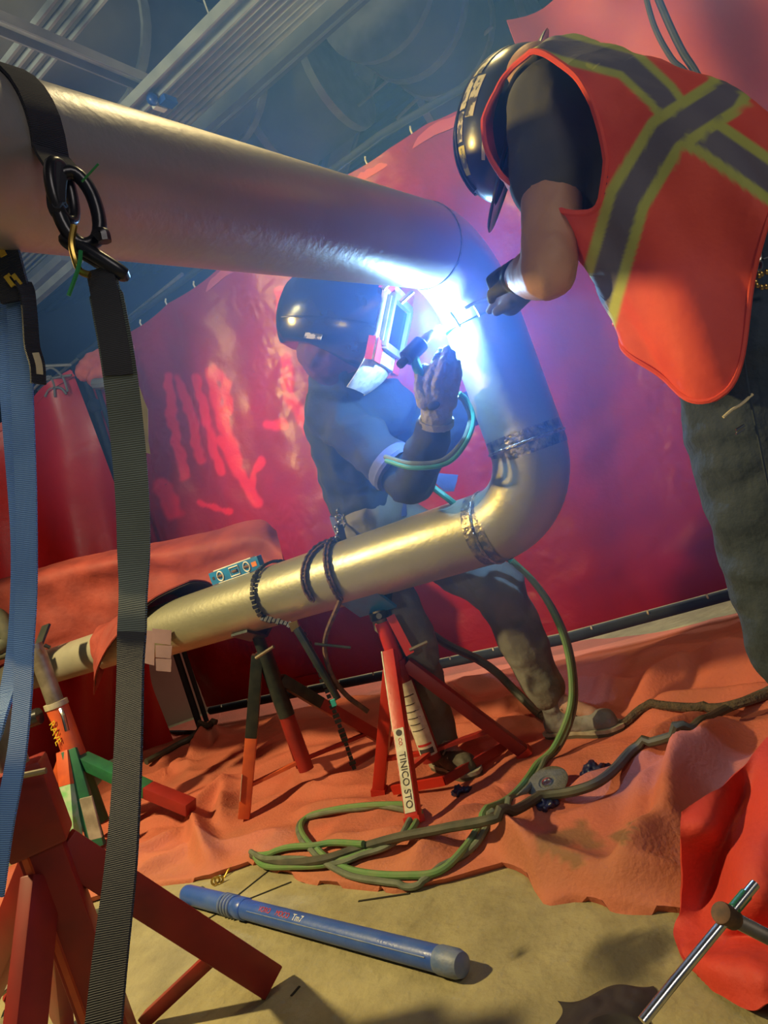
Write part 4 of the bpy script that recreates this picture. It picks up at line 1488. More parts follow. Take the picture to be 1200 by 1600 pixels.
floor_hose([(676, 992, 2.95), (700, 1008, 2.95), (745, 1030, 2.92), (775, 1050, 2.9), (800, 1075, 2.88), (830, 1105, 2.8), (850, 1128)], .017, 'lead_cable', 'hose_black',
           'dark cable sloping behind the welder from leg to boot', 'cable')
floor_hose([(230, 1195), (262, 1178), (300, 1160), (345, 1148)], .018, 'left_cable', 'hose_black', 'short dark cable at the foot of the tent corner', 'cable')
floor_hose([(100, 1445), (180, 1425), (240, 1420), (275, 1428), (300, 1412), (320, 1395)], .012, 'floor_cable', 'hose_black', 'dark green-black cable slipping under the blue tube on concrete', 'cable')
# torch lead in the air, round the elbow of the welder
pts = catmull([P(602, 714, 2.12), P(640, 724, 2.05), P(690, 720, 2.03), P(722, 690, 2.03), P(735, 655, 2.05), P(726, 628, 2.06), P(716, 618, 2.05)], 12)
tag(G().tube(pts, .0075, 9).build('torch_lead', 'hose_grey'), 'grey torch lead looping round the welder forearm to the glove', 'hose', 'torch leads')
pts = catmull([P(603, 720, 2.10), P(645, 731, 2.03), P(698, 724, 2.01), P(728, 692, 2.015), P(740, 655, 2.04), P(730, 626, 2.05), P(718, 614, 2.04)], 12)
tag(G().tube(pts, .0065, 9).build('torch_lead', 'hose_teal'), 'teal torch lead just below the grey one at the forearm', 'hose', 'torch leads')
pts = catmull([P(655, 745, 2.25), P(680, 764, 2.24), P(706, 784, 2.23), P(730, 806, 2.3), P(760, 840, 2.40), P(800, 878, 2.43)], 10)
tag(G().tube(pts, .010, 9).build('teal_hose', 'hose_teal'), 'teal hose sloping across the welder waist behind the spool', 'hose')

# cut-off disc, crumpled blue bits, brass fitting
c = FT(861, 1238)
t = thing('grinding_disc', 'round grey grinding disc lying on the tarp beside the black cable', 'disc', c)
ax = V((-.15, -.30, 1)).normalized()
c = c + UP * .028
G().lathe([(.012, 0), (.062, .001), (.064, .004), (.060, .007), (.026, .007), (.022, .003), (.012, .003)], c, ax, 32).build('wheel', 'disc', t)
G().lathe([(.006, 0), (.016, .0005), (.016, .0045), (.011, .005), (.010, .002), (.006, .002)], c + ax * .003, ax, 20).build('hub_ring', 'chrome', t)
for X, Y, lab in ((934, 1210, 'crumpled dark blue plastic scrap on the tarp above the grinding disc'), (858, 1262, 'dark blue scrap tucked under the near rim of the grinding disc'), (722, 1240, 'dark blue scrap lying by the centre stand base')):
    p = FT(X, Y)
    t = thing('plastic_scrap', lab, 'scrap', p)
    k = 1.0 if Y < 1220 else .7
    blob('scrap', 'bluerag', t, [[(p + V((-.035, 0, .012)) * k, .012 * k), (p + V((-.01, .012, .022)) * k, .016 * k), (p + V((.02, -.004, .012)) * k, .013 * k), (p + V((.04, .006, .010)) * k, .008 * k)],
                                 [(p + V((-.02, -.02, .010)) * k, .010 * k), (p + V((.012, -.012, .02)) * k, .012 * k)]], .004, 1, wrinkle(.008, 60))
p = F(342, 1382)
t = thing('brass_fitting', 'small brass hose fitting at the tarp edge above the blue tube', 'fitting', p)
for k, a in enumerate((0, .9)):
    cc = p + V((.012 * k - .006, 0, .014))
    G().tube([cc + V((.012 * math.cos(q), .004 * math.cos(q), .012 * math.sin(q))) for q in [2 * PI * j / 14 for j in range(14)]], .004, 7, closed=True).build('ring', 'brass', t)
G().tube(catmull([P(350, 1372, F(350, 1372).y), P(362, 1352, F(362, 1362).y), P(385, 1340, F(385, 1345).y)]), .003, 6).build('wire_tail', 'brass', t)

# blue rod tube ----------------------------------------------------------------
pa, pb = F(292, 1398, .028), F(716, 1508, .028)
pa.z = pb.z = .0305
t = thing('rod_tube', 'scuffed blue plastic rod tube with a ribbed cap lying on the concrete', 'tube', (pa + pb) / 2 - UP * .03)
ax = (pb - pa).normalized()
L = (pb - pa).length
G().lathe([(.0265, L * .20), (.0265, L * .985), (.0255, L)], pa, ax, 40).build('body', 'tube_blue', t)
G().lathe([(.005, -.006), (.020, -.004), (.027, .004), (.0285, .016), (.0285, L * .205)], pa, ax, 40).build('cap', 'tube_blue', t, bevel=0)
for k in range(4):
    s_ = L * (.205 + .014 * k)
    G().lathe([(.0285, s_), (.0312, s_ + .002), (.0312, s_ + .006), (.0285, s_ + .0085)], pa, ax, 40).build('ring_rib', 'tube_cap', t)
G().lathe([(.0285, L * .27), (.030, L * .272), (.030, L * .30), (.0275, L * .303)], pa, ax, 40).build('collar', 'tube_blue', t)
G().lathe([(.0272, L * .955), (.0285, L * .96), (.0285, L - .004), (.024, L + .012), (.014, L + .018), (.004, L + .019)], pa, ax, 40).build('end_plug', 'tube_cap', t)
up_ = UP
sd = ax.cross(UP).normalized()
sd = sd if sd.y < 0 else -sd


def on_tube(s_, ang, r=.0268):
    return pa + ax * s_ + UP * (r * math.cos(ang)) + sd * (r * math.sin(ang))


G().tube([on_tube(L * (.34 + .6 * k / 20), .95, .0266) for k in range(21)], .0016, 6).build('moulded_seam', 'tube_cap', t)


def bend_tube(s0, ang0):
    return lambda co: on_tube(s0 + co.x, ang0 - co.y / .0268, .0269 + co.z)


for tx, s0, sz, mt_ in (('VORO', .385, .020, 'red_ink'), ('MOCO', .455, .020, 'red_ink'), ('Tm7', .52, .024, 'white_ink')):
    lettering(tx, sz, (0, 0, 0), (1, 0, 0), (0, 1, 0), mt_, t, bend=bend_tube(L * s0, .45))

# amber tool behind the near stand ---------------------------------------------
p = F(60, 1560)
t = thing('amber_tool', 'amber-orange power tool housing on the floor behind the near red stand', 'tool', p)
G().ell(p + V((0, 0, .11)), (.075, .06, .10), None, 24, 14).build('housing', 'yellow_tool', t)
G().lathe([(.06, .02), (.075, .03), (.078, .05), (.066, .06)], p, UP, 28).build('base_ring', 'jack_dark', t)
G().tube(catmull([p + V((-.06, -.05, .07)), p + V((-.03, -.075, .085)), p + V((.0, -.07, .095))]), .008, 8).build('handle', 'sole', t)
G().lathe([(.04, 0), (.05, .005), (.05, .025)], p, UP, 24).build('foot', 'black_forged', t)
G().tube([p + V((-.05, -.06, .02)), p + V((-.045, -.09, .015))], .014, 12).build('spindle', 'chrome', t)

# bright red tarp heap at the right --------------------------------------------
b2 = [[(1290, 1105, 1.62), (1240, 1125, 1.58), (1195, 1160, 1.52), (1150, 1205, 1.48), (1105, 1245, 1.44), (1064, 1268, 1.42)],
      [(1300, 1160, 1.50), (1245, 1190, 1.45), (1205, 1225, 1.40), (1160, 1255, 1.46), (1110, 1290, 1.385), (1062, 1300, 1.40)],
      [(1300, 1260, 1.42), (1250, 1290, 1.36), (1205, 1320, 1.30), (1155, 1330, 1.34), (1115, 1350, 1.45), (1064, 1360, 1.42)],
      [(1300, 1350, 1.34), (1250, 1370, 1.30), (1205, 1395, 1.25), (1155, 1400, 1.29), (1108, 1420, 1.41), (1060, 1420, 1.43)],
      [(1300, 1430, 1.27), (1250, 1450, 1.24), (1205, 1470, 1.27), (1150, 1470, 1.31), (1095, 1480, 1.33), (1052, 1458, 1.41)],
      [(1300, 1490, 1.20), (1250, 1510, 1.17), (1205, 1520, 1.15), (1160, 1510, 1.19), (1110, 1508, 1.24), (1066, 1500, 1.345)],
      [(1300, 1560, 1.14), (1250, 1580, 1.12), (1205, 1568, 1.13), (1170, 1575, 1.16), (1120, 1548, 1.23), (1078, 1522, 1.31)]]
t = thing('red_tarp_heap', 'bright red canvas heaped up at the right edge behind the clamp screw', 'tarp', F(1200, 1500))
rows = patch(b2, 9, .012, 9)
rows = [[V((p.x, p.y, max(p.z, .006))) for p in r] for r in rows]
G().grid(rows, .004).build('sheet', 'tarp_red', t, sharp=80)

# clamp screw with sliding bar -------------------------------------------------
t = thing('clamp_screw', 'steel clamp screw with a long sliding T-bar handle at the right edge', 'clamp', F(1200, 1560))
pc = P(1136, 1431, .86)
G().tube([P(1004, 1596, .80), P(1052, 1536, .82), P(1180, 1381, .88)], .0058, 14).build('bar_handle', 'chrome', t)
G().tube([P(1146, 1421, .865), P(1166, 1397, .875)], .0072, 14).build('green_sleeve', 'jack_green', t, label='dark green sleeve on the handle end')
s1 = P(1250, 1490, .93)
sx = (s1 - pc).normalized()
G().tube([pc - sx * .014, pc + sx * .014], .0125, 18).build('screw_head', 'rust', t, bevel=.002)
n = 84
LL = (s1 - pc).length
G().tube([pc + sx * (.012 + (LL) * k / n) for k in range(n + 1)], [.0066 + (.0026 if k % 3 == 1 else 0) for k in range(n + 1)], 14).build('threaded_rod', 'bare', t)
fb = s1 + sx * .02
G().bar(fb - UP * .05, fb + UP * .06, .03, .04, V((1, 0, 0))).build('clamp_frame', 'black_forged', t)
G().bar(V((fb.x, fb.y, 0)), fb, .035, .035, V((1, 0, 0))).build('post', 'black_forged', t)
G().lathe([(.1, 0), (.1, .01), (.03, .02)], V((fb.x, fb.y, 0)), UP, 24).build('base', 'black_forged', t)
# dark cloth at the bottom, the shadow on it put into its colour
p = F(960, 1585)
t = thing('dark_rag', 'dark purplish rag, shadow painted in, on the concrete near the clamp handle', 'rag', p)
rows = []
for i in range(24):
    r = []
    for j in range(24):
        X, Y = 872 + 150 * j / 23 + 8 * math.sin(i * .3), 1566 + 70 * i / 23 - 30 * (j / 23) + 7 * math.sin(j * .35)
        f = F(X, Y)
        e = min(1, min(i, 23 - i, j, 23 - j) / 4)
        r.append(V((f.x, f.y, .003 + e * (.010 + .014 * abs(noise.noise(V((f.x * 22, f.y * 22, 0))))))))
    rows.append(r)
G().grid(rows, .002).build('cloth', M('dark_purple_cloth', (0.03, 0.02, 0.028), (0.018, 0.014, 0.016), .8), t)

# ================================================================== the welder
wr = V((-.04, 2.62, 0))
wel = thing('person', 'welder in black hood and navy jacket bending to the arc, feet apart on the tarp', 'person', wr)
pel, bel, che, nek = V((-.045, 2.68, .93)), V((-.045, 2.62, 1.08)), V((-.005, 2.50, 1.27)), V((.035, 2.38, 1.42))
S1, S2 = V((-.045, 2.36, 1.31)), V((.06, 2.62, 1.35))
EL1, W1 = V((.105, 2.19, 1.0)), V((.222, 2.05, 1.135))
EL2, W2, H2 = V((.27, 2.50, 1.13)), V((.45, 2.34, 1.19)), V((.49, 2.31, 1.27))
HD = V((.075, 2.26, 1.55))
hipA, kneeA, ankA = V((-.11, 2.66, .87)), V((-.065, 2.60, .49)), V((-.105, 2.66, .12))
hipB, kneeB, ankB = V((.05, 2.70, .86)), V((.285, 2.55, .56)), V((.315, 2.545, .15))
heelA, toeA = V((-.135, 2.685, 0)), V((-.010, 2.45, 0))
heelB, toeB = V((.275, 2.575, 0)), V((.485, 2.405, 0))
blob('body', 'skin', wel, [
    [(pel, .10), (bel, .095), (che, .105), (nek, .05), (HD, .075)], [(che, .08), (S1, .05), (EL1, .036), (W1, .026), (P(684, 615, 2.01), .022)],
    [(che, .08), (S2, .05), (EL2, .036), (W2, .026), (H2, .025)], [(pel, .09), (hipA, .075), (kneeA, .052), (ankA, .036), (toeA.lerp(ankA, .35) + UP * .02, .03)],
    [(pel, .09), (hipB, .075), (kneeB, .052), (ankB, .036), (toeB.lerp(ankB, .35) + UP * .02, .03)]], .014, 4)
blob('trousers', 'trousers', wel, [
    [(bel - UP * .10, .125), (pel, .135), (hipA, .108), (hipA.lerp(kneeA, .5), .100), (kneeA, .086), (kneeA.lerp(ankA, .5), .08), (ankA - UP * .02, .074)],
    [(pel, .13), (hipB, .112), (hipB.lerp(kneeB, .5), .104), (kneeB, .092), (kneeB.lerp(ankB, .5), .078), (ankB + UP * .03, .066)]],
    .0105, 4, wrinkle(.011, 8.5, (1.3, 1, 1.1)))
blob('jacket', 'jacket', wel, [
    [(bel - UP * .06, .128), (bel, .132), (che, .152), (che.lerp(nek, .7), .125), (nek, .108), (nek.lerp(HD, .5) + V((-.02, .01, 0)), .104), (HD + V((-.03, .03, -.075)), .092)],
    [(che + V((.03, 0, .03)), .14), (P(600, 640, 2.42), .10)],
    [(che + V((-.01, 0, .02)), .12), (S1, .088), (S1.lerp(EL1, .5), .076), (EL1, .066), (EL1.lerp(W1, .5), .056), (W1 - (W1 - EL1) * .10, .046)],
    [(che, .12), (S2, .088), (S2.lerp(EL2, .5), .076), (EL2, .066), (W2, .048)]], .0105, 3, wrinkle(.017, 7, (1, 1, 1.3)))
rows = []
for i in range(9):
    z = 1.005 - .085 * i / 8
    c_ = pel.lerp(bel, (z - .93) / .15)
    rows.append([V((c_.x + (.140 + .008 * i / 8) * math.cos(a) + .006 * math.sin(9 * a + i * .4), c_.y + (.136 + .008 * i / 8) * math.sin(a), z + .012 * math.sin(3 * a))) for a in [2 * PI * k / 60 for k in range(60)]])
G().grid(rows, .003, closed_u=True).build('lit_jacket_hem', 'blue_cloth', wel, label='arc-lit lower edge of the jacket painted blue')  # arc light on the jacket hem, put in as a blue strip
fl = [[P(672, 738, 2.33), P(716, 742, 2.33)], [P(682, 756, 2.33), P(714, 752, 2.32)], [P(694, 768, 2.34), P(709, 768, 2.33)]]
G().grid(fl, .003).build('shirt_flap', 'blue_cloth', wel, label='faded blue corner of shirt hanging at the front')
cf = S1.lerp(EL1, .78)
dv = (EL1 - S1).normalized()
G().tube([cf + dv * (.01 * k - .02) for k in range(5)], [.080, .083, .080, .083, .079], 20).build('rolled_cuff', 'blue_cloth', wel, label='rolled bluish sleeve fold above the elbow')
# keys at the belt
kc = thing('key_chain', 'cluster of steel clips and keys hanging at the welder belt', 'keys', P(531, 800, 2.55))
for k, (a, b) in enumerate([(532, 800), (530, 810), (534, 818), (529, 826), (533, 834), (530, 842)]):
    c_ = P(a, b, 2.53)
    G().tube([c_ + V((.012 * math.cos(q), .004 * math.sin(q * 2), .016 * math.sin(q))) for q in [2 * PI * j / 10 for j in range(10)]], .0035, 6, closed=True).build('clip', 'chrome', kc)
G().bar(P(531, 820, 2.525), P(538, 845, 2.525), .02, .006, V((1, 0, 0))).build('key', 'black_forged', kc)


def boot(parent, heel, toe, ank, mat, solemat, name='boot'):
    hz = tarp_h(heel.x, heel.y) * .35
    d = (toe - heel).normalized()
    sd_ = d.cross(UP)
    L_ = (toe - heel).length
    up0 = UP * (hz + .03)
    b = blob(name, mat, parent, [
        [(heel + d * .04 + up0 + UP * .025, .040), (heel + d * .11 + up0 + UP * .03, .042), (heel + d * (L_ * .62) + up0 + UP * .018, .042), (toe - d * .045 + up0 + UP * .016, .041)],
        [(heel + d * .05 + up0 + UP * .03, .040), (heel + d * .06 + up0 + UP * .09, .046), (V((ank.x, ank.y, hz + .20)), .055)]], .006, 5, wrinkle(.004, 22))
    prof = [(0, .022), (.02, .034), (.08, .038), (L_ * .45, .034), (L_ * .70, .046), (L_ * .88, .044), (L_ * .97, .028), (L_ + .008, .006)]
    out = [heel + d * a + sd_ * w_ for a, w_ in prof] + [heel + d * a - sd_ * w_ for a, w_ in prof[::-1]]
    n_ = len(out)
    for z0, z1, k, mt_, nm in ((.004, .022, 1.03, 'sole_dark', 'outsole'), (.022, .034, 1.06, solemat, 'welt')):
        cc = (heel + toe) / 2
        lo_ = [cc + (p - cc) * k + UP * (hz + z0) for p in out]
        hi_ = [cc + (p - cc) * k + UP * (hz + z1) for p in out]
        g_ = G()
        g_.add(lo_ + hi_, [tuple(range(n_))[::-1], tuple(range(n_, 2 * n_))] + [(i, (i + 1) % n_, n_ + (i + 1) % n_, n_ + i) for i in range(n_)])
        g_.build(nm, mt_, b)
    for k in range(4):
        c_ = heel + d * (.10 + .022 * k) + up0 + UP * (.095 - .013 * k)
        G().tube([c_ - sd_ * .032 - UP * .012, c_ + UP * .006, c_ + sd_ * .032 - UP * .012], .0035, 6).build('lace', 'sole', b)
    return b


boot(wel, heelB, toeB, ankB, 'boot', 'sole')
boot(wel, heelA, toeA, ankA, 'boot_dark', 'sole')

# right glove gripping the torch
pw = W1
pc_ = P(683, 618, 2.005)
gl = blob('glove', 'glove', wel, [
    [(W1, .043), (W1.lerp(pc_, .45), .044)],
    [(P(671, 628, 2.0), .026), (P(668, 598, 1.985), .0155), (P(678, 572, 1.97), .0135), (P(689, 549, 1.985), .0115)],
    [(P(682, 628, 2.0), .026), (P(683, 598, 1.975), .0155), (P(692, 569, 1.958), .0135), (P(698, 546, 1.975), .0115)],
    [(P(693, 628, 2.005), .025), (P(698, 600, 1.98), .015), (P(706, 574, 1.962), .013), (P(706, 553, 1.98), .011)],
    [(P(702, 630, 2.01), .022), (P(710, 606, 1.995), .0135), (P(716, 584, 1.98), .0115), (P(714, 566, 1.99), .010)],
    [(P(664, 628, 2.0), .024), (P(655, 606, 1.99), .0165), (P(655, 588, 1.985), .0135), (P(664, 574, 1.985), .0115)],
    [(W1.lerp(pc_, .4), .040), (pc_, .038)]], .0036, 3, wrinkle(.0022, 60))
G().tube([W1 - (pc_ - W1) * .08, W1 + (pc_ - W1) * .14], [.050, .049], 26).build('cuff', 'glove', gl)
G().ell(P(677, 634, 1.955), (.019, .005, .011), None, 16, 8).build('logo_patch', 'glove_dark', gl, label='dark oval mark on the back of the glove')
blob('glove', 'glove', wel, [[(W2, .042), (H2, .036)], [(H2 + V((-.02, -.01, .02)), .016), (H2 + V((-.03, -.04, .03)), .013), (H2 + V((-.01, -.055, .02)), .011)],
                             [(H2 + V((0, -.0, .035)), .016), (H2 + V((-.012, -.03, .055)), .013), (H2 + V((.008, -.05, .05)), .011)],
                             [(H2 + V((.015, .01, .04)), .015), (H2 + V((.01, -.02, .065)), .012), (H2 + V((.025, -.04, .06)), .010)],
                             [(H2 + V((.03, .02, .03)), .014), (H2 + V((.035, -.01, .05)), .011), (H2 + V((.04, -.03, .045)), .009)],
                             [(H2 + V((-.02, .01, -.01)), .018), (H2 + V((-.04, -.02, 0)), .013), (H2 + V((-.03, -.045, .005)), .011)]], .004, 3)

# welding hood
fw = img_dir(.93, -.20, -.34)
hu = img_dir(.27, .96, -.06)
hu = (hu - fw * hu.dot(fw)).normalized()
hl = hu.cross(fw).normalized()           # sideways
HS = 1.10


def hp(a, l, k):
    return HD + fw * (a * HS) + hl * (l * HS) + hu * (k * HS)


prof = [(-.182, .004, .004), (-.178, .035, .04), (-.168, .062, .072), (-.15, .088, .10), (-.12, .110, .124), (-.08, .125, .139), (-.03, .132, .146), (.02, .132, .146), (.07, .127, .141), (.11, .117, .132),
        (.14, .106, .122), (.15, .10, .116)]
rows = []
for a, rl, rk in prof:
    r = []
    for q in range(48):
        th = 2 * PI * q / 48
        k = rk * math.sin(th)
        low = max(0, -math.sin(th))
        if low > 0:                       # open, flatter underside, deeper at the chin
            k = max(k, -.092 - .05 * sstep(-.05, .15, a))
        r.append(hp(a, rl * math.copysign(abs(math.cos(th)) ** .85, math.cos(th)), k))
    rows.append(r)
G_h = thing  # (the hood is worn: part of the welder)
hood = G().grid(rows, closed_u=True).build('welding_hood', 'hood', wel)
pts = [hp(a, .1335 * 0 - rl * 1.002, -.03 + .05 * a) for a, rl, rk in prof[4:]]
G().tube(pts, .0025, 6).build('shell_crease', 'hood', hood)
G().grid([[hp(a, -rl * 1.0, -.088), hp(a, -rl * 1.0 + .004, -.072)] for a, rl, rk in prof[6:8]], .002).build('maker_label', 'sticker', hood, label='pale worn label near the lower back edge')
# front plate
G().box(hp(.155, 0, -.005), (.02, .205, .235), Matrix((fw, hl, hu)).transposed()).build('front_plate', 'hood_white', hood, bevel=.006, label='white and red decal-covered front plate')
for s_, k0, k1, m_ in ((-1, .07, .118, 'hood_redecal'), (-1, -.118, -.05, 'hood_redecal'), (1, .04, .118, 'hood_redecal'), (1, -.118, -.06, 'hood_redecal')):
    G().box(hp(.1655, s_ * .075, (k0 + k1) / 2), (.002, .05, k1 - k0), Matrix((fw, hl, hu)).transposed()).build('red_decal', m_, hood)
    G().box(hp(.150, s_ * .1032, (k0 + k1) / 2), (.022, .001, k1 - k0), Matrix((fw, hl, hu)).transposed()).build('red_decal', m_, hood)
for w_, h_, dpt, y0 in ((.150, .020, .02, .066), (.150, .020, .02, -.066)):
    G().box(hp(.172, 0, y0), (dpt, w_, h_), Matrix((fw, hl, hu)).transposed()).build('lens_frame', 'frame_silver', hood, bevel=.002)
for s_ in (-1, 1):
    G().box(hp(.172, s_ * .068, 0), (.02, .018, .15), Matrix((fw, hl, hu)).transposed()).build('lens_frame', 'frame_silver', hood, bevel=.002)
    G().box(hp(.17, s_ * .088, 0), (.012, .008, .13), Matrix((fw, hl, hu)).transposed()).build('frame_rib', 'frame_silver', hood)
G().box(hp(.168, 0, 0), (.006, .125, .115), Matrix((fw, hl, hu)).transposed()).build('lens', 'lens', hood)
rows = []
for i in range(9):
    k = -.105 - .085 * i / 8
    rows.append([hp(.135 + .02 * math.cos(q) - .05 * (i / 8) ** 1.5, .098 * math.sin(q) * (1 - .35 * (i / 8) ** 2), k) for q in [-1.4 + 2.8 * j / 18 for j in range(19)]])
G().grid(rows, .003).build('chin_guard', 'hood_white', hood, label='curved chin guard with the arc light painted in white')  # whitish arc light on the chin put into its colour
blob('head_cloth', 'hood_red', wel, [[(nek, .082), (HD - hu * .10 - fw * .03, .088), (HD - hu * .07 + fw * .05, .080)]], .009, 3, wrinkle(.006, 20), label='dark red cloth under the hood')
# jacket collar
cN = nek.lerp(HD, .56) + V((-.02, .01, 0))
G().tube([cN + V((.100 * math.cos(q), .100 * math.sin(q), .02 * math.cos(q))) for q in [2 * PI * k / 28 for k in range(28)]], .016, 8, closed=True).build('collar', 'jacket', wel)

# torch ------------------------------------------------------------------------
ta, tb = P(628, 567, 1.975), P(676, 518, 2.015)
t = thing('welding_torch', 'dark welding torch held in the grey glove, nozzle pointing at the arc', 'torch', ta)
dd = (tb - ta).normalized()
LT = (tb - ta).length
G().lathe([(.010, 0), (.012, .003), (.012, .026), (.009, .028)], ta - dd * .012, dd, 20).build('back_cap', 'black_forged', t)
G().lathe([(.016, .014), (.023, .018), (.023, LT * .62), (.017, LT * .66)], ta, dd, 22).build('torch_body', 'black_forged', t)
G().lathe([(.013, LT * .64), (.0125, LT * .82), (.0085, LT * .95), (.0085, LT * .99)], ta, dd, 22).build('nozzle', 'tag_pink', t, label='pinkish ceramic nozzle')
G().tube([ta + dd * LT * .98, ARC - (ARC - tb) * .18], .0016, 8).build('electrode', 'chrome', t)
G().tube(catmull([ta.lerp(tb, .35), P(652, 575, 1.98), P(664, 592, 1.99), P(676, 614, 1.995)]), [.0135] * 25, 12).build('handle', 'hose_teal', t, label='teal wrapped handle')

# ================================================================== the helper in the vest
Nk, Ck, Mk, Pk = P(838, 122, 1.37), P(915, 215, 1.32), P(1062, 318, 1.24), P(1172, 500, 1.22)
hr = V((.66, 1.2, 0))
hel = thing('person', 'helper in a hi-vis vest and hard hat leaning in from the right', 'person', hr)
fv = V((-.75, .66, 0)).normalized()
LV = V((-fv.y, fv.x, 0))
spine = catmull([Nk, Ck, Mk, Pk, Pk + (Pk - Mk) * .35], 12)
nS = len(spine)


def frame(i):
    s_ = (spine[min(i + 1, nS - 1)] - spine[max(i - 1, 0)]).normalized()
    b_ = -(fv - s_ * fv.dot(s_)).normalized()
    l_ = (LV - s_ * LV.dot(s_)).normalized()
    return s_, l_, b_


def lerp_tab(tab, t_):
    for (a, *va), (b, *vb) in zip(tab, tab[1:]):
        if t_ <= b:
            k = (t_ - a) / (b - a)
            return [x + (y - x) * k for x, y in zip(va, vb)]
    return tab[-1][1:]


tabv = [(0, .070, .070), (.08, .115, .095), (.2, .175, .120), (.4, .21, .145), (.7, .212, .160), (.86, .215, .168), (1.0, .22, .175)]
NT, NA = 230, 360
rows = []
for i in range(NT + 1):
    t_ = i / NT
    a_, bb = lerp_tab(tabv, t_)
    r = []
    for k in range(NA):
        th = 2 * PI * k / NA
        ct, st_ = math.cos(th), math.sin(th)
        f_ = t_ * (nS - 1) * (.625 - .03 * max(0, st_) * sstep(.4, 1, t_))
        i0 = min(int(f_), nS - 2)
        c_ = spine[i0].lerp(spine[i0 + 1], f_ - i0)
        s_, l_, b_ = frame(i0)
        drape = sstep(.5, 1.0, t_) * (max(0, math.cos(th - .05)) ** (3.5 if st_ < .05 else 9.0))
        fold = .010 * math.sin(th * 9 + t_ * 2) * sstep(.55, 1, t_) + .006 * noise.noise(V((ct * 3, st_ * 3, t_ * 5))) * 2
        p = c_ + l_ * ((a_ + fold) * math.copysign(abs(ct) ** .85, ct)) + b_ * ((bb + fold) * math.copysign(abs(st_) ** .9, st_))
        p = p + UP * (-.20 * drape) + V((-.02, -.01, 0)) * drape
        r.append(p)
    rows.append(r)


AH = (.37, -.12, .30, .66)        # armhole: centre along and around the torso, half sizes


def armhole(i, k):
    t_ = i / NT
    th = 2 * PI * k / NA
    if th > PI:
        th -= 2 * PI
    for c0, hw in ((AH[1], AH[3]), (PI - AH[1], AH[3] * .8)):
        dth = abs((th - c0 + PI) % (2 * PI) - PI)
        if ((t_ - AH[0]) / AH[2]) ** 2 + (dth / hw) ** 2 < 1:
            return True
    return False


hoop = [(1165, 95), (1132, 152), (1041, 210), (980, 312), (938, 457), (922, 520)]
strapU = [(850, 62), (882, 73), (980, 98), (1034, 149), (1060, 185)]
strapL = [(1075, 200), (1106, 214), (1200, 279), (1290, 345)]
cols = []
for r in rows:
    for p in r:
        X, Y = px(p)
        dh, du, dl = polydist(X, Y, hoop), polydist(X, Y, strapU), polydist(X, Y, strapL)
        lime, grey = V((0.42, 0.46, 0.10)), V((0.13, 0.12, 0.17))
        rgb, al = lime.copy(), 0.0
        for d_, w0, w1 in ((dl, 18, 34), (du, 15, 27), (dh, 19, 36)):
            out_ = 1 - sstep(w1 - 2.5, w1 + 2.5, d_)
            rgb = rgb.lerp(lime.lerp(grey, 1 - sstep(w0 - 2.5, w0 + 2.5, d_)), out_ if al > 0 else 1.0)
            al = max(al, out_)
        cols.append((*rgb, al))
g = G().grid(rows, 0, closed_u=True, skip=armhole)
g.col = cols
vest = g.build('vest', 'vest', hel, clean=True)
# bound armhole edge
edge = []
for q in range(60):
    a = 2 * PI * q / 60
    t_, th = AH[0] + AH[2] * math.cos(a), AH[1] + AH[3] * math.sin(a)
    i = t_ * NT
    k = (th / (2 * PI) * NA) % NA
    i0, k0 = int(i), int(k)
    edge.append(rows[i0][k0].lerp(rows[min(i0 + 1, NT)][k0], i - i0).lerp(rows[i0][(k0 + 1) % NA], k - k0))
G().tube(edge, .005, 6, closed=True).build('armhole_binding', 'vest', vest)
G().tube([rows[NT][k] for k in range(0, NA, 2)], .004, 6, closed=True).build('hem_binding', 'vest', vest)

SH = P(868, 172, 1.27)
ELb, HB = P(858, 425, 1.20), P(806, 432, 1.50)
SH2 = Ck - LV * .2 + V((0, 0, .03))
EL2b, HB2 = P(850, 360, 1.75), P(812, 455, 1.70)
top_ = lambda q: q
blob('body', 'skin', hel, [
    [(Pk, .12), (Mk, .12), (Ck, .11), (Nk, .055)],
    [(Ck, .08), (SH, .055), (SH.lerp(ELb, .5), .054), (ELb, .046), (ELb.lerp(HB, .4), .046), (HB, .028)],
    [(Ck, .08), (SH2, .055), (EL2b, .042), (HB2, .028)],
    [(Pk, .11), (Pk + LV * .085 + UP * -.06, .085), (V((.56, 1.17, .53)), .055), (V((.66, 1.1, .10)), .04), (V((.56, 1.19, .05)), .03)],
    [(Pk, .11), (Pk - LV * .085 + UP * -.06, .085), (V((.71, 1.34, .53)), .055), (V((.80, 1.27, .10)), .04), (V((.70, 1.36, .05)), .03)]], .012, 4, wrinkle(.002, 30))
blob('tee_shirt', 'tee', hel, [
    [(Pk + UP * .08, .125), (Mk, .135), (Ck, .125), (Ck.lerp(Nk, .6), .09)],
    [(Ck + LV * .02, .12), (SH, .083), (SH.lerp(ELb, .30), .074), (SH.lerp(ELb, .44), .071)],
    [(Ck - LV * .02, .12), (SH2, .083), (SH2.lerp(EL2b, .5), .07)]], .010, 4, wrinkle(.007, 9))
kn, an = V((.56, 1.17, .53)), V((.66, 1.10, .10))
kn2, an2 = V((.71, 1.34, .53)), V((.80, 1.27, .10))
hA, hB_ = Pk + LV * .085 + UP * -.05, Pk - LV * .085 + UP * -.05
blob('trousers', 'denim', hel, [
    [(Pk + UP * .06, .145), (Pk - UP * .02, .155), (hA, .118), (hA.lerp(kn, .5), .105), (kn, .086), (kn.lerp(an, .5), .078), (an, .07)],
    [(Pk - UP * .02, .155), (hB_, .118), (hB_.lerp(kn2, .5), .105), (kn2, .086), (an2, .07)]], .010, 4, wrinkle(.010, 7, (1, 1, 1.8)))
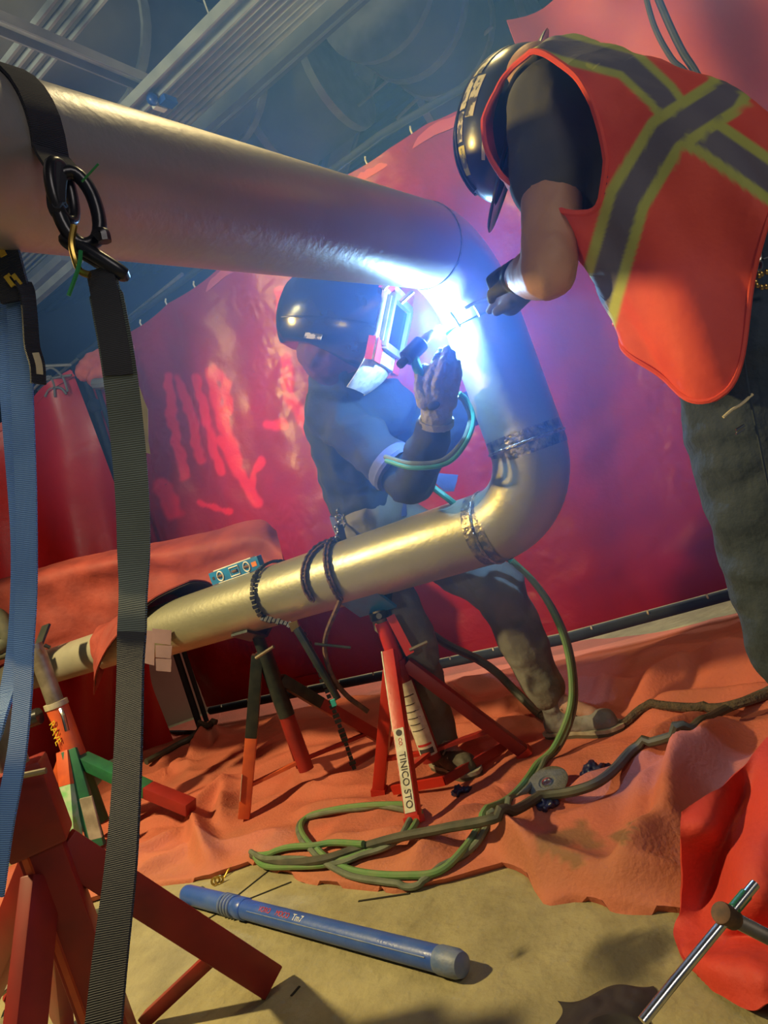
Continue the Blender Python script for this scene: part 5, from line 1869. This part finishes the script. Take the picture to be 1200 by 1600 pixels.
boot(hel, V((.70, 1.05, 0)), V((.50, 1.23, 0)), an, 'boot_dark', 'sole')
boot(hel, V((.84, 1.22, 0)), V((.64, 1.40, 0)), an2, 'boot_dark', 'sole')
# jeans pocket, seam and clip
dk = 1.03
for pts, r_, m_, nm in (([(1130, 652), (1144, 640), (1158, 632), (1176, 616)], .0022, 'tag_buff', 'pocket_edge'), ([(1150, 455), (1158, 520), (1168, 600), (1186, 690), (1200, 760)], .0020, 'denim', 'side_seam')):
    G().tube(catmull([P(a, b, dk + .012) for a, b in pts]), r_, 6).build(nm, m_, hel)
for q in (0, 6):
    G().tube([P(1150, 678 - q, 1.045), P(1163, 670 - q, 1.045)], .0018, 6).build('pocket_clip', 'chrome', hel)
# hand on the pipe elbow
blob('glove', 'tee', hel, [[(HB - (HB - ELb) * .10, .036), (HB, .034)], [(HB + V((-.02, .02, .02)), .015), (HB + V((-.035, .06, .025)), .012), (HB + V((-.03, .09, .005)), .010)],
                           [(HB + V((-.005, .03, .025)), .015), (HB + V((-.012, .075, .03)), .012), (HB + V((-.01, .105, .01)), .010)], [(HB + V((.012, .03, .02)), .014), (HB + V((.012, .075, .025)), .012), (HB + V((.01, .10, .005)), .010)],
                           [(HB + V((.026, .02, .012)), .013), (HB + V((.03, .06, .015)), .011), (HB + V((.028, .08, 0)), .009)], [(HB + V((-.025, .0, -.01)), .016), (HB + V((-.05, .03, -.01)), .012), (HB + V((-.05, .055, -.015)), .010)]], .004, 3,
     label='dark glove resting by the pipe elbow')
blob('glove', 'tee', hel, [[(HB2, .034), (HB2 + V((-.02, .04, -.01)), .03)], [(HB2 + V((-.04, .05, .01)), .013), (HB2 + V((-.06, .09, .0)), .010)], [(HB2 + V((-.02, .06, .015)), .013), (HB2 + V((-.03, .11, .0)), .010)],
                           [(HB2 + V((.0, .06, .01)), .013), (HB2 + V((.0, .11, .0)), .010)], [(HB2 + V((.015, .05, 0)), .012), (HB2 + V((.02, .09, -.01)), .009)], [(HB2 + V((-.03, .0, -.02)), .014), (HB2 + V((-.06, .03, -.02)), .011)]], .004, 3)
# head and hat
HBc = P(808, 198, 1.47)


hU = img_dir(-.94, .30, .12)
hF = img_dir(-.26, -.95, .15)
hF = (hF - hU * hF.dot(hU)).normalized()
hL = hU.cross(hF)
hL = hL if hL.y < 0 else -hL
hc = HBc - hU * .02
blob('head', 'skin', hel, [[(hc - hU * .13 - hF * .02, .055), (Nk, .06)]], .006, 3, None,
     [(hc, (.078, .098, .085), Matrix((hL, hF, hU)).transposed()), (hc - hU * .075 + hF * .035, (.058, .062, .06), Matrix((hL, hF, hU)).transposed()),
      (hc + hF * .102 - hU * .045, (.014, .022, .024), Matrix((hL, hF, hU)).transposed()), (hc + hF * .092 - hU * .092, (.024, .014, .008), Matrix((hL, hF, hU)).transposed()),
      (hc + hL * .078 - hU * .035 - hF * .005, (.010, .020, .032), Matrix((hL, hF, hU)).transposed()), (hc - hL * .078 - hU * .035 - hF * .005, (.010, .020, .032), Matrix((hL, hF, hU)).transposed()),
      (hc + hF * .088 - hU * .012, (.045, .016, .010), Matrix((hL, hF, hU)).transposed())])
for s_ in (-1, 1):
    G().ell(hc + hF * .090 - hU * .030 + hL * (s_ * .032), .010).build('eye', 'white_ink', hel)


def dome(al, be, k=1.0):
    return HBc + hU * (.121 * k * math.cos(al) * math.cos(be)) + hF * (.149 * k * math.sin(al)) + hL * (.121 * k * math.cos(al) * math.sin(be))


rows = [[dome(-PI / 2 + PI * i / 24, -PI / 2 + PI * j / 28) for j in range(29)] for i in range(25)]
hat = G().grid(rows).build('hard_hat', 'hat', hel)
rows = []
for i in range(3):
    r = []
    for k in range(48):
        a = 2 * PI * k / 48
        e = (.004, .020, .026)[i] + (.030 if i else 0) * max(0, math.sin(a)) ** 2
        r.append(HBc - hU * (.004 * i) + hF * ((.149 + e) * math.sin(a)) + hL * ((.121 + e * .55) * math.cos(a)))
    rows.append(r)
G().grid(rows, .003, closed_u=True).build('brim', 'hat', hat)
for b0 in (.34, .0, -.34):
    G().tube([dome(-1.3 + 2.5 * i / 20, b0, 1.005) for i in range(21)], .004, 6).build('ridge', 'hat', hat)
for a0, a1, b0, b1, m_ in ((-.95, -.35, .42, .70, 'sticker'), (-.30, .10, .40, .62, 'sticker'), (-.30, .22, .66, .86, 'sticker'), (.14, .50, .40, .60, 'sticker'), (.55, .95, .42, .66, 'sticker_y'), (-.9, .4, .14, .30, 'sticker'), (.2, .75, 1.12, 1.2, 'white_ink')):
    G().grid([[dome(a0 + (a1 - a0) * i / 10, b0 + (b1 - b0) * j / 5, 1.012) for j in range(6)] for i in range(11)], .001).build('sticker', m_, hat)
# clips at the helper's belt
kc = thing('belt_clips', 'white-gold carabiner and chain clipped on the helper belt', 'keys', P(1186, 420, 1.06))
dz = 1.045
G().tube(catmull([P(1182, 391, dz), P(1188, 394, dz), P(1189, 402, dz), P(1186, 408, dz)]), .0026, 8).build('hook', 'chrome', kc)
G().tube(catmull([P(1168, 405, dz), P(1172, 410, dz), P(1178, 411, dz)]), .0028, 8).build('hook', 'chrome', kc)
G().tube([P(1185 + 5 * math.cos(a), 415 + 8 * math.sin(a), dz) for a in [2 * PI * k / 16 for k in range(16)]], .0026, 7, closed=True).build('ring', 'chrome', kc)
G().tube([P(1192, 405, dz), P(1204, 401, dz)], .002, 6).build('hook', 'chrome', kc)
for a, b in ((1186, 431), (1190, 428), (1181, 441), (1183, 446), (1190, 449), (1197, 448), (1198, 425)):
    G().ell(P(a, b, dz), (.0036, .003, .0045)).build('chain_bead', 'brass', kc)

# ================================================================== weld fume lit by the arc
hz = G()
HR = V((1.20, 1.25, 1.08))
hz.ell(V((.42, 1.76, 1.54)), HR, None, 40, 24)
m, nt, b, N, L = node_mat('weld_fume')
vs_ = N('ShaderNodeVolumeScatter')
vs_.inputs['Color'].default_value = (0.10, 0.28, 1.0, 1)
tc_ = N('ShaderNodeTexCoord')
mp_ = N('ShaderNodeMapping')
mp_.inputs['Scale'].default_value = (1 / HR.x, 1 / HR.y, 1 / HR.z)
mp_.inputs['Location'].default_value = (0, 0, -1)
L(tc_.outputs['Object'], mp_.inputs['Vector'])
ln_ = N('ShaderNodeVectorMath')
ln_.operation = 'LENGTH'
L(mp_.outputs['Vector'], ln_.inputs[0])
mr_ = N('ShaderNodeMapRange')
mr_.inputs['From Min'].default_value = 0.0
mr_.inputs['From Max'].default_value = 1.0
mr_.inputs['To Min'].default_value = 1.05
mr_.inputs['To Max'].default_value = 0.0
L(ln_.outputs['Value'], mr_.inputs['Value'])
L(mr_.outputs['Result'], vs_.inputs['Density'])
vs_.inputs['Anisotropy'].default_value = 0.0
L(vs_.outputs[0], nt.nodes['Material Output'].inputs['Volume'])
nt.links.remove(nt.nodes['Material Output'].inputs['Surface'].links[0])
o = hz.build('weld_haze', m)
o['label'] = 'thin bluish welding fume glowing around the arc'
o['category'] = 'haze'
stuff(o)
